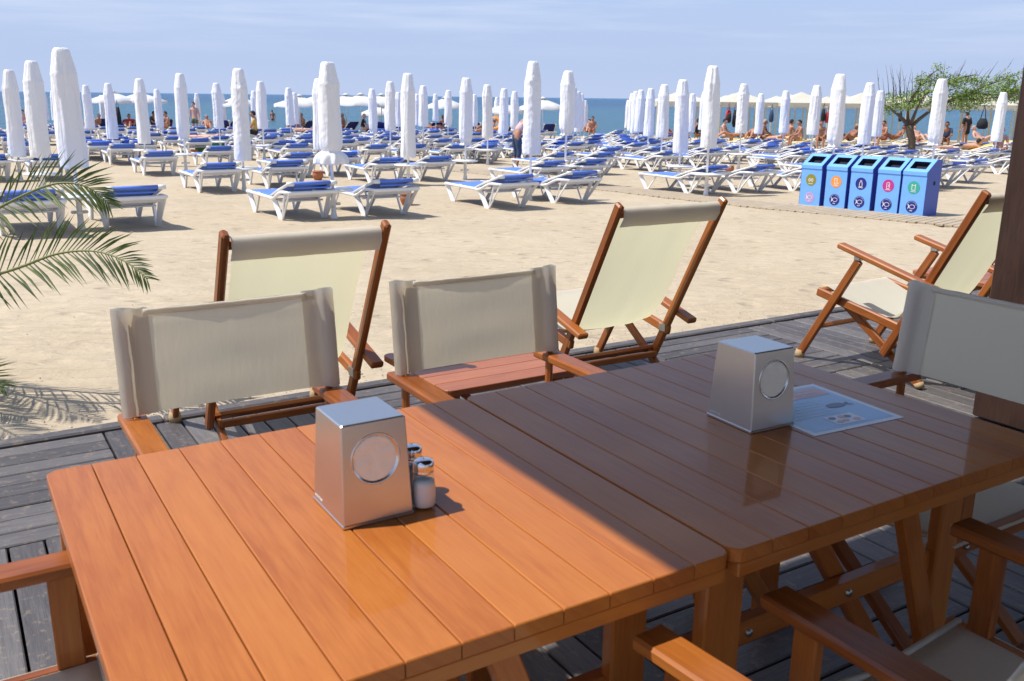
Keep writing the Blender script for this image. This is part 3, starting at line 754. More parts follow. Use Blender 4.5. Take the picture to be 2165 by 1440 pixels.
# ------------------------------------------------------------------ sling deckchairs
def make_deckchair(label, u, v0, ztop=.97, seed=0, rz=0, low=0.0):
    t_ = thing('sling_deckchair', label, 'deckchair', UV(u, v0), A + rz, 'wooden sling deckchairs facing the sea')
    X = .292; yt, zt = -.56, ztop; yb, zb = -.12, .13
    for sx in (-1, 1):
        b = MB(); b.bar((sx * X, yb, zb), (sx * X, yt, zt), .046, .028, (1, 0, 0), .007); b.build('back_rail', 'chair_wood', t_)
        b = MB(); b.bar((sx * (X + .030), .39, .02), (sx * (X + .030), .06 + low * .5, .60 - low), .045, .026, (1, 0, 0), .005); b.build('front_leg', 'chair_wood', t_)
        b = MB(); b.lathe([(.026, 0), (.028, .02), (.024, .045)], 10, (sx * (X + .030), .387, .0)); b.build('foot_cap', 'rubber', t_)
        b = MB(); b.bar((sx * (X - .034), .17, .345), (sx * (X - .034), -.33, .015), .042, .024, (1, 0, 0), .004)
        b.build('rear_leg', 'chair_wood', t_)
        b = MB(); b.tube([(sx * (X - .034), -.335, .004), (sx * (X - .034), -.32, .03)], [.022, .026], 10); b.build('foot_cap', 'rubber', t_)
        b = MB(); b.bar((sx * X, .33, .388), (sx * X, -.24, .285), .046, .026, (1, 0, 0), .006); b.build('seat_rail', 'chair_wood', t_)
        b = MB(); b.bar((sx * (X + .030), .19, .665 - low), (sx * (X + .030), -.42 + low * .3, .518 - low), .055, .028, (0, .2, 1), .006)
        b.build('armrest', 'chair_wood', t_)
        b = MB(); b.box((sx * (X + .030), .065 + low * .5, .622 - low), (.034, .04, .045), .004); b.box((sx * (X - .015), -.20, .295), (.006, .05, .04), .002); b.build('bracket', 'bracket', t_)
    b = MB(); b.bar((-X + .0, -.12, .17), (X, -.12, .17), .035, .022, (0, 1, 1), .004); b.bar((-X + .03, -.18, .155), (X - .03, -.18, .155), .03, .022, (0, 1, 0), .004); b.build('peg_bar', 'chair_wood', t_)
    b = MB(); b.bar((-X - .018, .285, .20), (X + .018, .285, .20), .05, .024, (0, 1, 2), .004); b.build('front_stretcher', 'chair_wood', t_)
    b = MB(); b.bar((-X + .014, .31, .395), (X - .014, .31, .395), .03, .03, (0, 0, 1), .008); b.tube([(-X + .01, yt + .03, zt - .048), (X - .01, yt + .03, zt - .048)], .016, 12); b.build('sling_bar', 'chair_wood', t_)
    k = (zt - .97)
    path = [(.335, .395), (.325, .417), (.305, .42), (.25, .400), (.15, .365), (.05, .335), (-.05, .315), (-.12, .325), (-.18, .37), (-.24, .45), (-.31, .58), (-.38, .72 + k * .5), (-.46, .85 + k * .8), (-.515, .935 + k), (-.53, .946 + k), (-.552, .942 + k), (-.556, .92 + k)]
    fine = []
    for a, c in zip(path, path[1:]):
        for q in range(3): fine.append((a[0] + (c[0] - a[0]) * q / 3, a[1] + (c[1] - a[1]) * q / 3))
    fine.append(path[-1]); 
    for _ in range(3): fine = [fine[0]] + [((fine[i - 1][0] + 2 * fine[i][0] + fine[i + 1][0]) / 4, (fine[i - 1][1] + 2 * fine[i][1] + fine[i + 1][1]) / 4) for i in range(1, len(fine) - 1)] + [fine[-1]]
    g = []; n = len(fine)
    for i, (y, z) in enumerate(fine):
        t = i / (n - 1); row = []; mid = sin(pi * t)
        wv = .262 - .018 * mid
        for j in range(25):
            s = j / 24 * 2 - 1
            row.append((s * wv + .004 * nz(t * 9, s + seed) * mid, y - .012 * mid * (1 - s * s) + .004 * nz(s * 2 + seed, t * 8), z - .018 * mid * (1 - s * s) + .003 * nz(s * 3, t * 7, seed)))
        g.append(row)
    b = MB(); b.sheet(g, 0); b.build('sling', 'sling', t_)
    b = MB(); g = []              # stitched sleeve over the top bar
    for (y, z) in ((-.505, .935 + k - .016), (-.520, .951 + k), (-.545, .955 + k), (-.562, .940 + k), (-.560, .905 + k), (-.535, .868 + k)):
        g.append([(s_ / 12 * .272, y + .002 * nz(s_ * .4, seed), z + .002 * nz(s_ * .3, seed, y * 30)) for s_ in range(-12, 13)])
    b.sheet(g, 0); b.build('sling_sleeve', 'canvas_hem', t_)
    return t_
make_deckchair('sling deckchair with cream canvas behind the left director chair', 1.075, 3.64, .955, 1, 0, .16)
make_deckchair('sling deckchair with cream canvas in the middle of the deck edge', 2.715, 3.60, .972, 5, radians(-1), .16)
make_deckchair('sling deckchair seen side-on, its arms and legs clear, near the dark post', 4.335, 3.0, 1.01, 9)
make_deckchair('sling deckchair mostly hidden behind the dark pergola post', 6.05, 3.2, .97, 13)
def make_side_table(label, u0, u1, v0, v1, z=.40):
    t_ = thing('low_side_table', label, 'side table', UV((u0 + u1) / 2, (v0 + v1) / 2), A, 'low slatted side tables between deckchairs')
    w, l = u1 - u0, v1 - v0; n = 6; b = MB(); pw = l / n; R = .03
    for k in range(n):
        y0, y1 = -l / 2 + k * pw + .001, -l / 2 + (k + 1) * pw - .001; pts = []
        def cn(cx, cy, a0):
            for q in range(5): a = a0 + pi / 2 * q / 4; pts.append((cx + R * cos(a), cy + R * sin(a)))
        if k == 0: cn(-w / 2 + R, y0 + R, pi); cn(w / 2 - R, y0 + R, 1.5 * pi)
        else: pts += [(-w / 2, y0), (w / 2, y0)]
        if k == n - 1: cn(w / 2 - R, y1 - R, 0); cn(-w / 2 + R, y1 - R, .5 * pi)
        else: pts += [(w / 2, y1), (-w / 2, y1)]
        r = [(y, x) for x, y in pts]
        bb = MB(); slab(bb, r[::-1], z - .024, z, .002, random.random() * 50, random.random() * 50)
        bb.v = [(y, x, zz) for x, y, zz in bb.v]; bb.f = [f[::-1] for f in bb.f]; bb.uv = [f[::-1] for f in bb.uv]
        o = len(b.v); b.v += bb.v; b.f += [[o + i for i in f] for f in bb.f]; b.uv += bb.uv; b.mi += bb.mi; b.sm += bb.sm; b.rn += bb.rn
    b.build('tabletop', 'side_wood', t_)
    b = MB()
    for sx in (-1, 1): b.bar((sx * (w / 2 - .05), -l / 2 + .02, z - .036), (sx * (w / 2 - .05), l / 2 - .02, z - .036), .03, .024)
    b.build('rim', 'chair_wood', t_)
    for sx in (-1, 1):
        for sy in (-1, 1):
            b = MB(); b.bar((sx * (w / 2 - .085), sy * (l / 2 - .05), z - .03), (-sx * (w / 2 - .10) + (0), sy * (l / 2 - .05) + sx * .028, .004), .024, .035, (0, 1, 0)); b.build('leg', 'chair_wood', t_)
M['side_wood'] = wood('reddish_side_table_wood', (.24, .070, .024), (.36, .115, .042), (.44, .16, .06), .45, .25, .8, .15, .1)
make_side_table('low reddish slatted side table between the left and middle deckchairs', 1.42, 2.02, 2.72, 3.28)
make_side_table('low slatted side table just left of the dark post, partly hidden', 5.02, 5.52, 2.95, 3.45)

# ------------------------------------------------------------------ sun loungers (foot end towards +y)
def vleg(b, sx, s0, s1, sb, zt0, zt1):
    X = .325; xb = X - .02
    y = lambda s: 1.1 - s
    o1 = Vector((sx * .7, -.7, 0)); o2 = Vector((sx * .7, .7, 0))
    b.bar((sx * X, y(s0), zt0), (sx * xb, y(sb - .015), 0), .075, .024, o1, .006)
    b.bar((sx * X, y(s1), zt1), (sx * xb, y(sb + .015), 0), .060, .022, o2, .006)
def rail_pts(): return [(0, .30), (.5, .30), (1.02, .30), (1.14, .295), (1.24, .315), (1.42, .385), (1.52, .415), (1.62, .425), (1.84, .43)]
def lounger_frame(b, lo=False):
    y = lambda s: 1.1 - s
    for sx in (-1, 1):
        P_ = [(sx * .345, y(s), z) for s, z in rail_pts()]
        if lo: P_ = P_[::2]
        b.tube(P_, [(.028, .024)] * len(P_), 6 if lo else 8, sm=not lo)
        if not lo:
            b.box((sx * .345, y(.52), .305), (.06, .09, .05), .012); b.box((sx * .345, y(.03), .30), (.062, .075, .055), .014)
    b.bar((-.35, y(.02), .292), (.35, y(.02), .292), .05, .045, ch=.01)
    b.bar((-.36, y(1.83), .425), (.36, y(1.83), .425), .055, .05, ch=.012)
    b.bar((-.33, y(1.12), .275), (.33, y(1.12), .275), .05, .03); b.bar((-.335, y(1.60), .365), (.335, y(1.60), .365), .03, .055, ch=.012)
    if not lo: b.bar((-.33, y(.5), .28), (.33, y(.5), .28), .03, .02); b.bar((-.32, y(1.35), .27), (.32, y(1.35), .27), .05, .022)
def sling_sheet(b, lo=False):
    g = []; n = 3 if lo else 10; k = 6 if lo else 14
    for i in range(n + 1):
        s = .05 + .97 * i / n; g.append([(sx_, 1.1 - s, .322 + .006 * (1 - (sx_ / .34) ** 4) - (.03 if abs(sx_) > .335 else 0) - .008 * (1 - (sx_ / .34) ** 2)) for sx_ in [(-.345 + .69 * j / k) for j in range(k + 1)]])
    b.sheet(g, .004)
def back_geo(b_w, b_b, up=.0, lo=False):
    y = lambda s: 1.1 - s; z1 = .545 + up; s1 = 1.80 - up * .35; s0 = 1.02
    P0, P1 = (y(s0), .315), (y(s1), z1)
    for sx in (-1, 1):
        b_w.tube([(sx * .325, P0[0], P0[1]), (sx * .325, (P0[0] * .55 + P1[0] * .45), P0[1] * .55 + P1[1] * .45 + .01), (sx * .325, P1[0], P1[1])], [(.03, .018)] * 3, 6, sm=not lo)
        b_w.tube([(sx * .355, P1[0] - .02, P1[1] + .004), (sx * .262, P1[0] - .02, P1[1] + .004)], [.028, .034], 6 if lo else 10)
    g = []
    for i in range(5 if lo else 9):
        t = i / (4 if lo else 8); g.append([(x, P0[0] + (P1[0] - P0[0]) * t, P0[1] + (P1[1] - P0[1]) * t + .022 - .012 * (1 - (x / .3) ** 2)) for x in [(-.31 + .62 * j / 8) for j in range(9)]])
    b_b.sheet(g, .004)
    b_b.tube([(-.285, P1[0] - .02, P1[1] + .006), (.285, P1[0] - .02, P1[1] + .006)], [.026] * 2, 6 if lo else 12)
    if not lo: b_b.bar((-.26, P1[0] - .035, P1[1] - .054), (.26, P1[0] - .035, P1[1] - .054), .02, .022, (0, 0, 1), .008)
def make_lounger(blue='blue', up=0.0):
    t_ = thing('sun_lounger', 'white lounger with blue sling', 'sun lounger', (0, 0, 0), A, 'white sun loungers with blue slings')
    b = MB(); lounger_frame(b); b.build('frame', 'resin', t_)
    for sx in (-1, 1):
        b = MB(); vleg(b, sx, 0.0, .50, .22, .30, .29); b.build('leg', 'resin', t_)
        b = MB(); vleg(b, sx, 1.16, 1.62, 1.40, .30, .40); b.build('leg', 'resin', t_)
        b = MB(); b.bar((sx * .335, 1.1 - 1.83, .42), (sx * .31, 1.1 - 1.44, .02), .05, .022, (sx * .7, .7, 0), .005); b.build('brace', 'resin', t_)
    b = MB(); sling_sheet(b); b.build('sling', blue, t_)
    bw, bb = MB(), MB(); back_geo(bw, bb, up); f = bw.build('backrest', 'resin', t_); bb.build('backrest_sling', 'blue_back' if blue == 'blue' else blue, f)
    return t_
def make_far(blue, up):
    b, c = MB(), MB(); lounger_frame(b, True)
    for sx in (-1, 1): vleg(b, sx, 0.0, .50, .22, .30, .29); vleg(b, sx, 1.16, 1.62, 1.40, .30, .40)
    sling_sheet(c, True); n0 = len(c.mi); back_geo(b, c, up, True)
    o = len(b.v); b.v += c.v; b.f += [[o + i for i in f] for f in c.f]; b.uv += c.uv; b.mi += [1] * n0 + [2] * (len(c.mi) - n0); b.sm += c.sm; b.rn += c.rn
    return b.build('sun_lounger', ['resin', blue, 'blue_back' if blue == 'blue' else blue])
L0 = make_lounger(); FAR = make_far('blue', 0); FAR_N = make_far('navy', .28); FAR_Y = make_far('yellow', .0)
PAR = [(-10.11,19,2.2,1.71),(-7.83,15.4,2.22,1.53),(-25.82,52,2.22,1.5),(-23.92,49.03,2.24,1.5),(-5.43,11.5,2.18,1.42),(-14.7,32.61,2.19,1.47),(-22.67,52,2.08,1.5),(-11.86,27.68,2.15,1.59),(-9.48,24,2.19,1.61),(-13.96,37.08,2.16,1.55),(-7.83,22.2,2.27,1.53),(-17.42,52,2.24,1.5),(-9.41,29.97,2.24,1.38),(-15.5,50.3,2.24,1.5),(-5.04,17.3,2.21,1.64),(-11.75,42.56,2.24,1.5),(-7.4,27.67,2.25,1.35),(-8.47,35.65,2.24,1.38),(-10.71,46.22,2.24,1.5),(-4.39,21.17,2.16,1.56),(-2.56,13.1,2.15,1.37),(-4.91,32.81,2.18,1.5),(-3.52,26.55,2.26,1.34),(-5.17,41.92,2.24,1.5),(-2.16,19.0,2.22,1.65),(-4.75,46.22,2.24,1.5),(-3.05,31.42,2.27,1.32),(-3.98,47.76,2.28,1.32),(-2.61,36.8,2.24,1.37),(-1.09,20.77,2.2,1.44),(-1.85,43.53,2.21,1.44),(-.75,26.45,2.2,1.45),(-1.0,52,2.22,1.5),(-.38,30.85,2.2,1.45),(-.01,37.15,2.24,1.5),(.28,16.2,2.34,1.55),(1.05,19.23,2.31,1.27),(1.97,31.22,2.28,1.31),(2.39,35.83,2.24,1.5),(2.82,40.33,2.24,1.5),(3.85,52,2.1,1.5),(6.21,52,2.15,1.5),(4.83,39.06,2.24,1.5),(4.42,34.72,2.24,1.5),(4.22,32.16,2.23,1.39),(4.32,30.37,2.24,1.5),(3.96,25.22,2.23,1.38),(3.5,19.69,2.18,1.49),(7.07,37.68,2.24,1.5),(6.89,34.63,2.25,1.36),(3.59,17.3,2.35,1.46),(6.18,25.67,2.28,1.3),(9.38,36.25,2.24,1.5),(9.01,31.48,2.24,1.37),(8.2,25.89,2.27,1.32),(6.49,19.0,2.3,1.43),(8.16,21.92,2.23,1.39),(11.36,29.55,2.23,1.39),(8.87,19.8,2.26,1.35),(14.54,28.36,2.2,1.44)]
placed = []
LX = [(-6.01,10.76),(-5.16,11.61),(-3.24,12.83),(-2.18,13.43),(-.4,14.67),(.68,15.71),(3.33,17.75),(4.36,18.19),(-5.72,16.87),(-4.73,17.83),(-2.98,19.35),(-2.04,20.14),(-8.29,20.86),(-7.88,23.86),(-10.61,24.55),(.73,22.67),(1.74,22.84),(3.57,24.21),(5.08,26.07),(7.55,29.38),(7.86,27.02),(10.18,21.56),(12.83,24.69),(4.62,29.58),(-1.19,27.1),(-2.01,26.94),(-6.4,26.05)]
def near_par(x, y):
    best = min(range(len(PAR)), key=lambda i: (PAR[i][0] - x) ** 2 + (PAR[i][1] - y) ** 2)
    side = 'right' if (x - PAR[best][0]) > 0 else 'left'; return best, side
used_lab = {}
def lounger_label(x, y, what='blue and white lounger'):
    i, side = near_par(x, y); key = (i, side, what); used_lab[key] = used_lab.get(key, 0) + 1; k = used_lab[key]
    base = f"{what}, nearest {side} of the {ordn(i + 1)} closed parasol from the left"
    return base if k == 1 else f"{what}, {ordn(k)} nearest {side} of the {ordn(i + 1)} closed parasol from the left"
first = [True]
GL = 'white sun loungers with blue slings'
def put_lounger(x, y, rz=0, src=None, label=None, group=GL):
    if any((x - a) ** 2 + (y - c) ** 2 < .80 ** 2 for a, c in placed): return None
    placed.append((x, y)); lab = label or lounger_label(x, y); loc = (x, y, zg(y) - .012)
    if src is None:
        if first[0]:
            first[0] = False; L0.location = loc; L0.rotation_euler = (0, 0, A + rz); L0['label'] = lab; L0['group'] = group; return L0
        return dup(L0, loc, A + rz, lab, group)
    o = src.copy(); C.objects.link(o); o.location = loc; o.rotation_euler = (0, 0, A + rz); return tag(o, lab, 'sun lounger', group)
for (x, y) in LX:                      # measured: the left rear foot of each
    p = Vector((x, y, 0)) + Ux * .305 + Vx * .30
    put_lounger(p.x, p.y, radians(random.uniform(-2, 2)))
def inview(x, y, m=1.0): return abs(x) < y * .575 + m
for i, (x, y, h, L) in enumerate(PAR):  # the pair either side of each parasol
    if y < 16 or y > 50: continue
    if any((a - x) ** 2 + (c - y) ** 2 < 1.5 ** 2 for a, c in placed[:len(LX)]) and y < 27: continue
    for sgn in (-1, 1):
        p = Vector((x, y, 0)) + Ux * (.62 * sgn + random.uniform(-.08, .08)) + Vx * (.35 + random.uniform(-.2, .2))
        put_lounger(p.x, p.y, radians(random.uniform(-5, 5)), None if p.y < 33 else FAR)
groups_far = {}
for iu in range(-9, 16):               # the rest of the grid
    for iv in range(0, 17):
        for sgn in (-1, 1):
            u = 1.45 + 3.05 * iu + sgn * .62 + random.uniform(-.1, .1); v = 13.2 + 3.9 * iv + random.uniform(-.25, .25); p = UV(u, v)
            x, y = p.x, p.y
            if y < 25.5 or y > 51 or not inview(x, y): continue
            if abs(x - .055 * y) < 1.2 and y > 34: continue
            if x > 5 + (y - 30) * .2 and y > 36: continue
            if any((x - a) ** 2 + (y - c) ** 2 < 1.0 for a, c in placed): continue
            side = 'left third' if x / y < -.19 else ('middle third' if x / y < .19 else 'right third')
            far = 'far' if y > 38 else 'middle distance'
            src = None if y < 29 else FAR
            put_lounger(x, y, radians(random.uniform(-6, 6)), src, f"white lounger with blue sling between parasols, {far} rows, {side} of the beach", f'{GL}, {far}, {side}')
# raised dark blue loungers by the waterline and the yellow ones under the tents
k = 0
for px, Y in ((120, 52), (208, 51), (262, 50), (290, 51), (325, 50), (345, 52), (468, 50), (485, 51), (590, 50), (610, 52), (645, 53), (735, 50), (780, 51), (800, 49), (838, 50), (920, 51), (958, 50), (1085, 52), (1160, 51), (1000, 53), (700, 52), (545, 52)):
    r = ray(px, 200); x = r.x / r.y * Y; k += 1
    put_lounger(x, Y, radians(random.uniform(-25, 25)), FAR_N, f'dark blue lounger with raised back near the water, {ordn(k)} from the left' if False else 'lounger with dark blue sling and raised back in the row by the water', 'dark blue loungers by the water')
for px, Y, in ((1560, 41), (1640, 41), (1705, 40), (1725, 42), (1800, 43), (1960, 40), (2000, 33.5), (2070, 33.5), (2110, 38), (1900, 42), (1600, 44), (1500, 44), (2140, 36)):
    r = ray(px, 200); x = r.x / r.y * Y
    put_lounger(x, Y, radians(random.uniform(40, 62)), FAR_Y, 'lounger with yellow pad in front of the cream tents', 'yellow loungers by the tents')
for o in (FAR, FAR_N, FAR_Y): C.objects.unlink(o); bpy.data.objects.remove(o)

# ------------------------------------------------------------------ closed parasols with their little round tables
def cover_mesh(kind, seed, seg=44, n=56):
    prof = [(0, .070), (.006, .082), (.02, .092), (.06, .102), (.12, .118), (.18, .134), (.205, .141), (.212, .147), (.23, .143), (.35, .146), (.5, .146), (.65, .149), (.8, .153), (.9, .156), (.95, .155), (1, .150)]
    if kind == 1: prof = prof[:13] + [(.80, .150), (.845, .140), (.862, .118), (.875, .125), (.90, .175), (.95, .205), (1.0, .215)]
    if kind == 3: prof = prof[:12] + [(.80, .150), (.90, .138), (.955, .100), (.965, .098), (1.0, .135)]
    def R(t):
        for (a, ra), (c, rc) in zip(prof, prof[1:]):
            if t <= c: return ra + (rc - ra) * (t - a) / (c - a)
        return prof[-1][1]
    rings = []
    for i in range(n + 1):
        t = i / n; rings.append((R(t), -t))
    def fn(t, a, r):
        cx, sx = cos(a), sin(a)
        big = .11 * nz(cx * 1.1 + seed, sx * 1.1, t * 1.6 + seed)
        fold = .10 * nz(cx * 3.4 + seed, sx * 3.4, t * 2.2 + seed * 3) + .055 * nz(cx * 7 + seed, sx * 7, t * 5)
        if kind == 2: fold += .05 * nz(cx * 1.5, sx * 1.5 + seed, t * 34 + 2 * a) + .04 * nz(cx * 2, sx * 2, t * 60 + 3 * a + seed)
        else: fold += .028 * nz(cx * 2.2, sx * 2.2, t * 26 + seed + 1.3 * a)
        if kind in (1, 3) and t > .86: fold += .16 * sin(a * 9 + 3 * nz(cx, sx, seed)) * min(1, (t - .86) / .08)
        am = min(1, t / .05 + .2)
        return r * (1 + (big + fold) * am), .012 * nz(t * 2.2, seed), .012 * nz(t * 2.2, seed + 9)
    b = MB(); b.lathe(rings, seg, fn=fn, sm=True)
    # the loose double layer of the over-cap with its hem
    return b
covers = [cover_mesh(k, s).build('cover', 'cover') for k, s in ((0, 1.3), (0, 5.1), (2, 9.7), (3, 13.2), (0, 17.9), (1, 21.4))]
def make_parasol(i, x, y, h, L, cov, label, rz, tilt):
    t_ = thing('closed_parasol', label, 'parasol', (x, y, zg(y) - .01), rz, 'closed white parasols over the beach')
    t_.rotation_euler = (tilt[0], tilt[1], rz)
    po = pole_mesh.copy(); C.objects.link(po); po.parent = t_; po.scale = (1, 1, h / 2.2)
    c = cov.copy(); C.objects.link(c); c.parent = t_; c.location = (0, 0, h); c.scale = (1, 1, L)
    return t_
b = MB(); b.lathe([(.021, 0), (.021, 2.12)], 12); b.lathe([(.05, 0), (.05, .03), (.028, .06), (.026, .22)], 12); pole_mesh = b.build('pole', 'steel_pole')
special = {0: 'closed white parasol at the very left edge, crossed by a tie band', 1: 'closed white parasol, second large one from the left edge', 4: 'largest closed white parasol, smooth deep folds, behind the palm fronds', 14: 'tall twisted closed parasol right behind a lounger, left of the seated woman', 19: 'closed parasol with a folded-over top peeking out behind the frilled one', 20: 'closed parasol with gathered frill skirt hanging over its round table', 24: 'closed parasol left of centre, its cover reaching a round table', 35: 'tightly wrinkled closed parasol hiding the stooping man', 36: 'closed parasol with knotted bottom, right of the wrinkled central one', 47: 'wide loose closed parasol just left of the tall one over the round table', 50: 'tall closed parasol above a round table, behind the middle deckchair', 55: 'closed parasol with ragged knotted hem behind the blue bins', 56: 'slanting closed parasol between the blue bins and the tree', 58: 'closed parasol in front of the tree crown, standing behind the last bin', 59: 'closed parasol right of the tree, beside the dark post'}
kinds = {20: 5, 35: 2, 50: 1, 4: 0, 14: 2, 36: 3, 55: 3, 58: 3, 24: 0, 47: 4, 56: 1, 1: 4, 0: 1}
disc_first = None
def make_disc_table(x, y, label):
    global disc_first
    if disc_first is None:
        t_ = thing('round_table', label, 'round table', (x, y, zg(y) - .005), 0, 'round tables on the parasol poles')
        b = MB(); b.lathe([(.05, .395), (.26, .398), (.285, .405), (.29, .418), (.285, .430), (.03, .432), (.03, .40)], 36, capb=False, capt=False); b.build('tabletop', 'resin', t_)
        b = MB(); b.lathe([(.055, .0), (.05, .02), (.036, .10), (.034, .34), (.055, .397)], 16, capb=False, capt=False)
        for k in range(3): a = 2 * pi * k / 3 + .3; b.box((.075 * cos(a), .075 * sin(a), .21), (.07, .05, .04), .012)
        b.build('stem', 'resin', t_); disc_first = t_; return t_
    return dup(disc_first, (x, y, zg(y) - .005), random.random(), label)
for i, (x, y, h, L) in enumerate(PAR):
    cov = covers[kinds.get(i, random.choice([0, 1, 2, 3, 4]))]
    lab = special.get(i, f'closed white parasol, {ordn(i + 1)} from the left among all of them')
    make_parasol(i, x, y, h, L, cov, lab, (0 if i in (20, 35, 4) else random.random() * 6), (radians(random.uniform(-1, 1)), radians(random.uniform(-1, 1))))
    if y < 31 and i not in (19,):
        make_disc_table(x, y, f'small white round table on the pole of the {ordn(i + 1)} closed parasol from the left')
for o in covers + [pole_mesh]: C.objects.unlink(o); bpy.data.objects.remove(o)

# open parasols by the water
def make_open(px, Y, dia, zt, label, tiltx=0):
    r = ray(px, 200); x = r.x / r.y * Y
    t_ = thing('open_parasol', label, 'parasol', (x, Y, zg(Y)), 0, 'open white parasols by the water')
    b = MB(); R = dia / 2; g = []; n = 32
    top = zt; vs = []; rings = [(0.04, .0), (.3, -.10), (.62, -.24), (1.0, -.40), (1.01, -.52)]
    for k, (f, dz) in enumerate(rings):
        for i in range(n):
            a = 2 * pi * i / n; sc = abs(sin(a * 4)); rr = R * f * (1 - .06 * sc * f); vs.append((rr * cos(a), rr * sin(a), top + dz - .05 * sc * f + (.02 * sin(a * 16) if k == 4 else 0)))
    b.add(vs, [[k * n + i, (k + 1) * n + i, (k + 1) * n + (i + 1) % n, k * n + (i + 1) % n] for k in range(len(rings) - 1) for i in range(n)] + [list(range(n))], None, 0, True)
    b.lathe([(.24, top + .0), (.10, top + .07), (.02, top + .11)], 16); b.build('canopy', 'white_cloth', t_)
    b = MB(); b.lathe([(.025, 0), (.025, top)], 10); b.build('pole', 'steel_pole', t_)
    b = MB()
    for k in range(8): a = 2 * pi * k / 8 + pi / 8 * 0; b.tube([(.03 * cos(a), .03 * sin(a), top - .07), (R * .97 * cos(a), R * .97 * sin(a), top - .43)], .012, 5)
    b.build('ribs', 'steel_pole', t_)
for k, (px, Y, d, zt) in enumerate(((238, 50, 2.6, 2.2), (296, 51, 2.9, 2.2), (503, 51, 2.2, 2.1), (632, 50, 2.7, 2.1), (672, 52, 2.6, 2.2), (731, 51, 2.5, 2.2), (762, 49.5, 2.7, 2.2), (806, 50, 2.5, 2.2), (798, 54, 1.9, 1.7), (850, 51, 2.2, 2.1), (942, 50, 2.1, 2.1), (1148, 49, 2.4, 2.1), (1068, 52, 2.0, 1.9))):
    make_open(px, Y, d, zt, f'open white parasol by the water, {ordn(k + 1)} open one from the left' if k not in (8, 11, 12) else ('small low open parasol by the water under two larger ones' if k == 8 else ('open white parasol by the water right of the wrinkled closed one' if k == 11 else 'open white parasol mostly hidden behind the stooping man and his parasol')))

# ------------------------------------------------------------------ cream tents on the right
def make_tent(x, y, wdt, label, src=None):
    t_ = thing('beach_tent', label, 'tent', (x, y, zg(y)), radians(4), 'cream tents in a row on the right')
    w = wdt / 2; e = 2.02; b = MB(); n = 8; g = []
    vs = []; R = 6
    for i in range(R + 1):
        f = i / R; z = e + .50 * (1 - f) ** 1.35; 
        ring = []
        for k in range(4):
            a0 = pi / 4 + k * pi / 2; a1 = a0 + pi / 2
            for q in range(n):
                s = q / n; xx = (cos(a0) * (1 - s) + cos(a1) * s) * sqrt(2) * w * max(f, .02); yy = (sin(a0) * (1 - s) + sin(a1) * s) * sqrt(2) * w * max(f, .02); ring.append((xx, yy, z))
        vs += ring
    m_ = 4 * n; vs += [(p[0], p[1], e - .16) for p in vs[-m_:]]
    b.add(vs, [[i * m_ + k, (i + 1) * m_ + k, (i + 1) * m_ + (k + 1) % m_, i * m_ + (k + 1) % m_] for i in range(R + 1) for k in range(m_)] + [list(range(m_))], None, 0, False)
    b.build('roof', 'tent', t_)
    for sx in (-1, 1):
        for sy in (-1, 1):
            b = MB(); b.bar((sx * (w - .05), sy * (w - .05), 0), (sx * (w - .05), sy * (w - .05), e - .02), .06, .06, (1, 0, 0)); b.build('pole', 'tent', t_)
k = 0; tents = []
for row, (Y, off, n, x0) in enumerate(((46, 0, 12, 8.0), (50.5, 1.4, 11, 7.3), (55, .3, 9, 9))):
    for i in range(n):
        x = x0 + off + i * 2.95
        if x > Y * .60: continue
        k += 1; make_tent(x, Y + .05 * i, 2.8, f"cream pointed tent in the {['front', 'middle', 'back'][row]} row, {ordn(i + 1)} from the left"); tents.append((x, Y))
def make_bag(px, py, Y, sz, cols, label, name='hanging_bag', cat='bag', long=1.0):
    if Y > 40: sz *= .62; long *= 1.7
    r = ray(px, py); x = r.x / r.y * Y; z = CH + r.z / r.y * Y
    t_ = thing(name, label, cat, (x, Y, z), 0)
    b = MB(); n = 12
    b.lathe([(sz * .28, -sz * .9 * long), (sz * .46, -sz * .75 * long), (sz * .44, -sz * .4 * long), (sz * .25, -sz * .02)], 14, fn=lambda t, a, rr: (rr * (1 + .2 * nz(cos(a) * 2, sin(a) * 2, t * 3)), 0, 0)); b.build('body', cols, t_)
    b = MB(); b.tube([(-sz * .22, 0, -.05 * sz), (-sz * .1, 0, sz * .6), (0, 0, sz * 1.1), (sz * .1, 0, sz * .6), (sz * .22, 0, -.05 * sz)], .012, 5); b.build('strap', cols, t_)
make_bag(2079, 250, 29.2, .36, 'black', 'dark shoulder bag hanging from the tree on long straps')
make_bag(1541, 232, 44.2, .50, 'red', 'red and black bag hanging under the tents', long=1.0); make_bag(1541, 240, 44.1, .45, 'black', 'black bag hanging below the red one under the tents')
make_bag(1555, 232, 44.2, .42, 'black', 'long black bag hanging under the tents right of the red one', long=2.0)
make_bag(1632, 232, 44.2, .4, 'denim', 'grey cloth hanging from a tent pole between two closed parasols', 'hanging_cloth', 'cloth', 1.5)
make_bag(1742, 230, 44.2, .38, 'black', 'black bag hanging under the tents right of a closed parasol', long=1.6)
make_bag(1750, 236, 44.2, .34, 'red', 'red bag hanging under the tents beside a black one', long=1.6)
make_bag(248, 226, 48.5, .5, 'black', 'long black wrap hanging under the leftmost open parasols', 'hanging_cloth', 'cloth', 2.4)
make_bag(1905, 236, 44, .3, 'black', 'small black bag hanging under the tents left of the tree trunk', long=1.6)

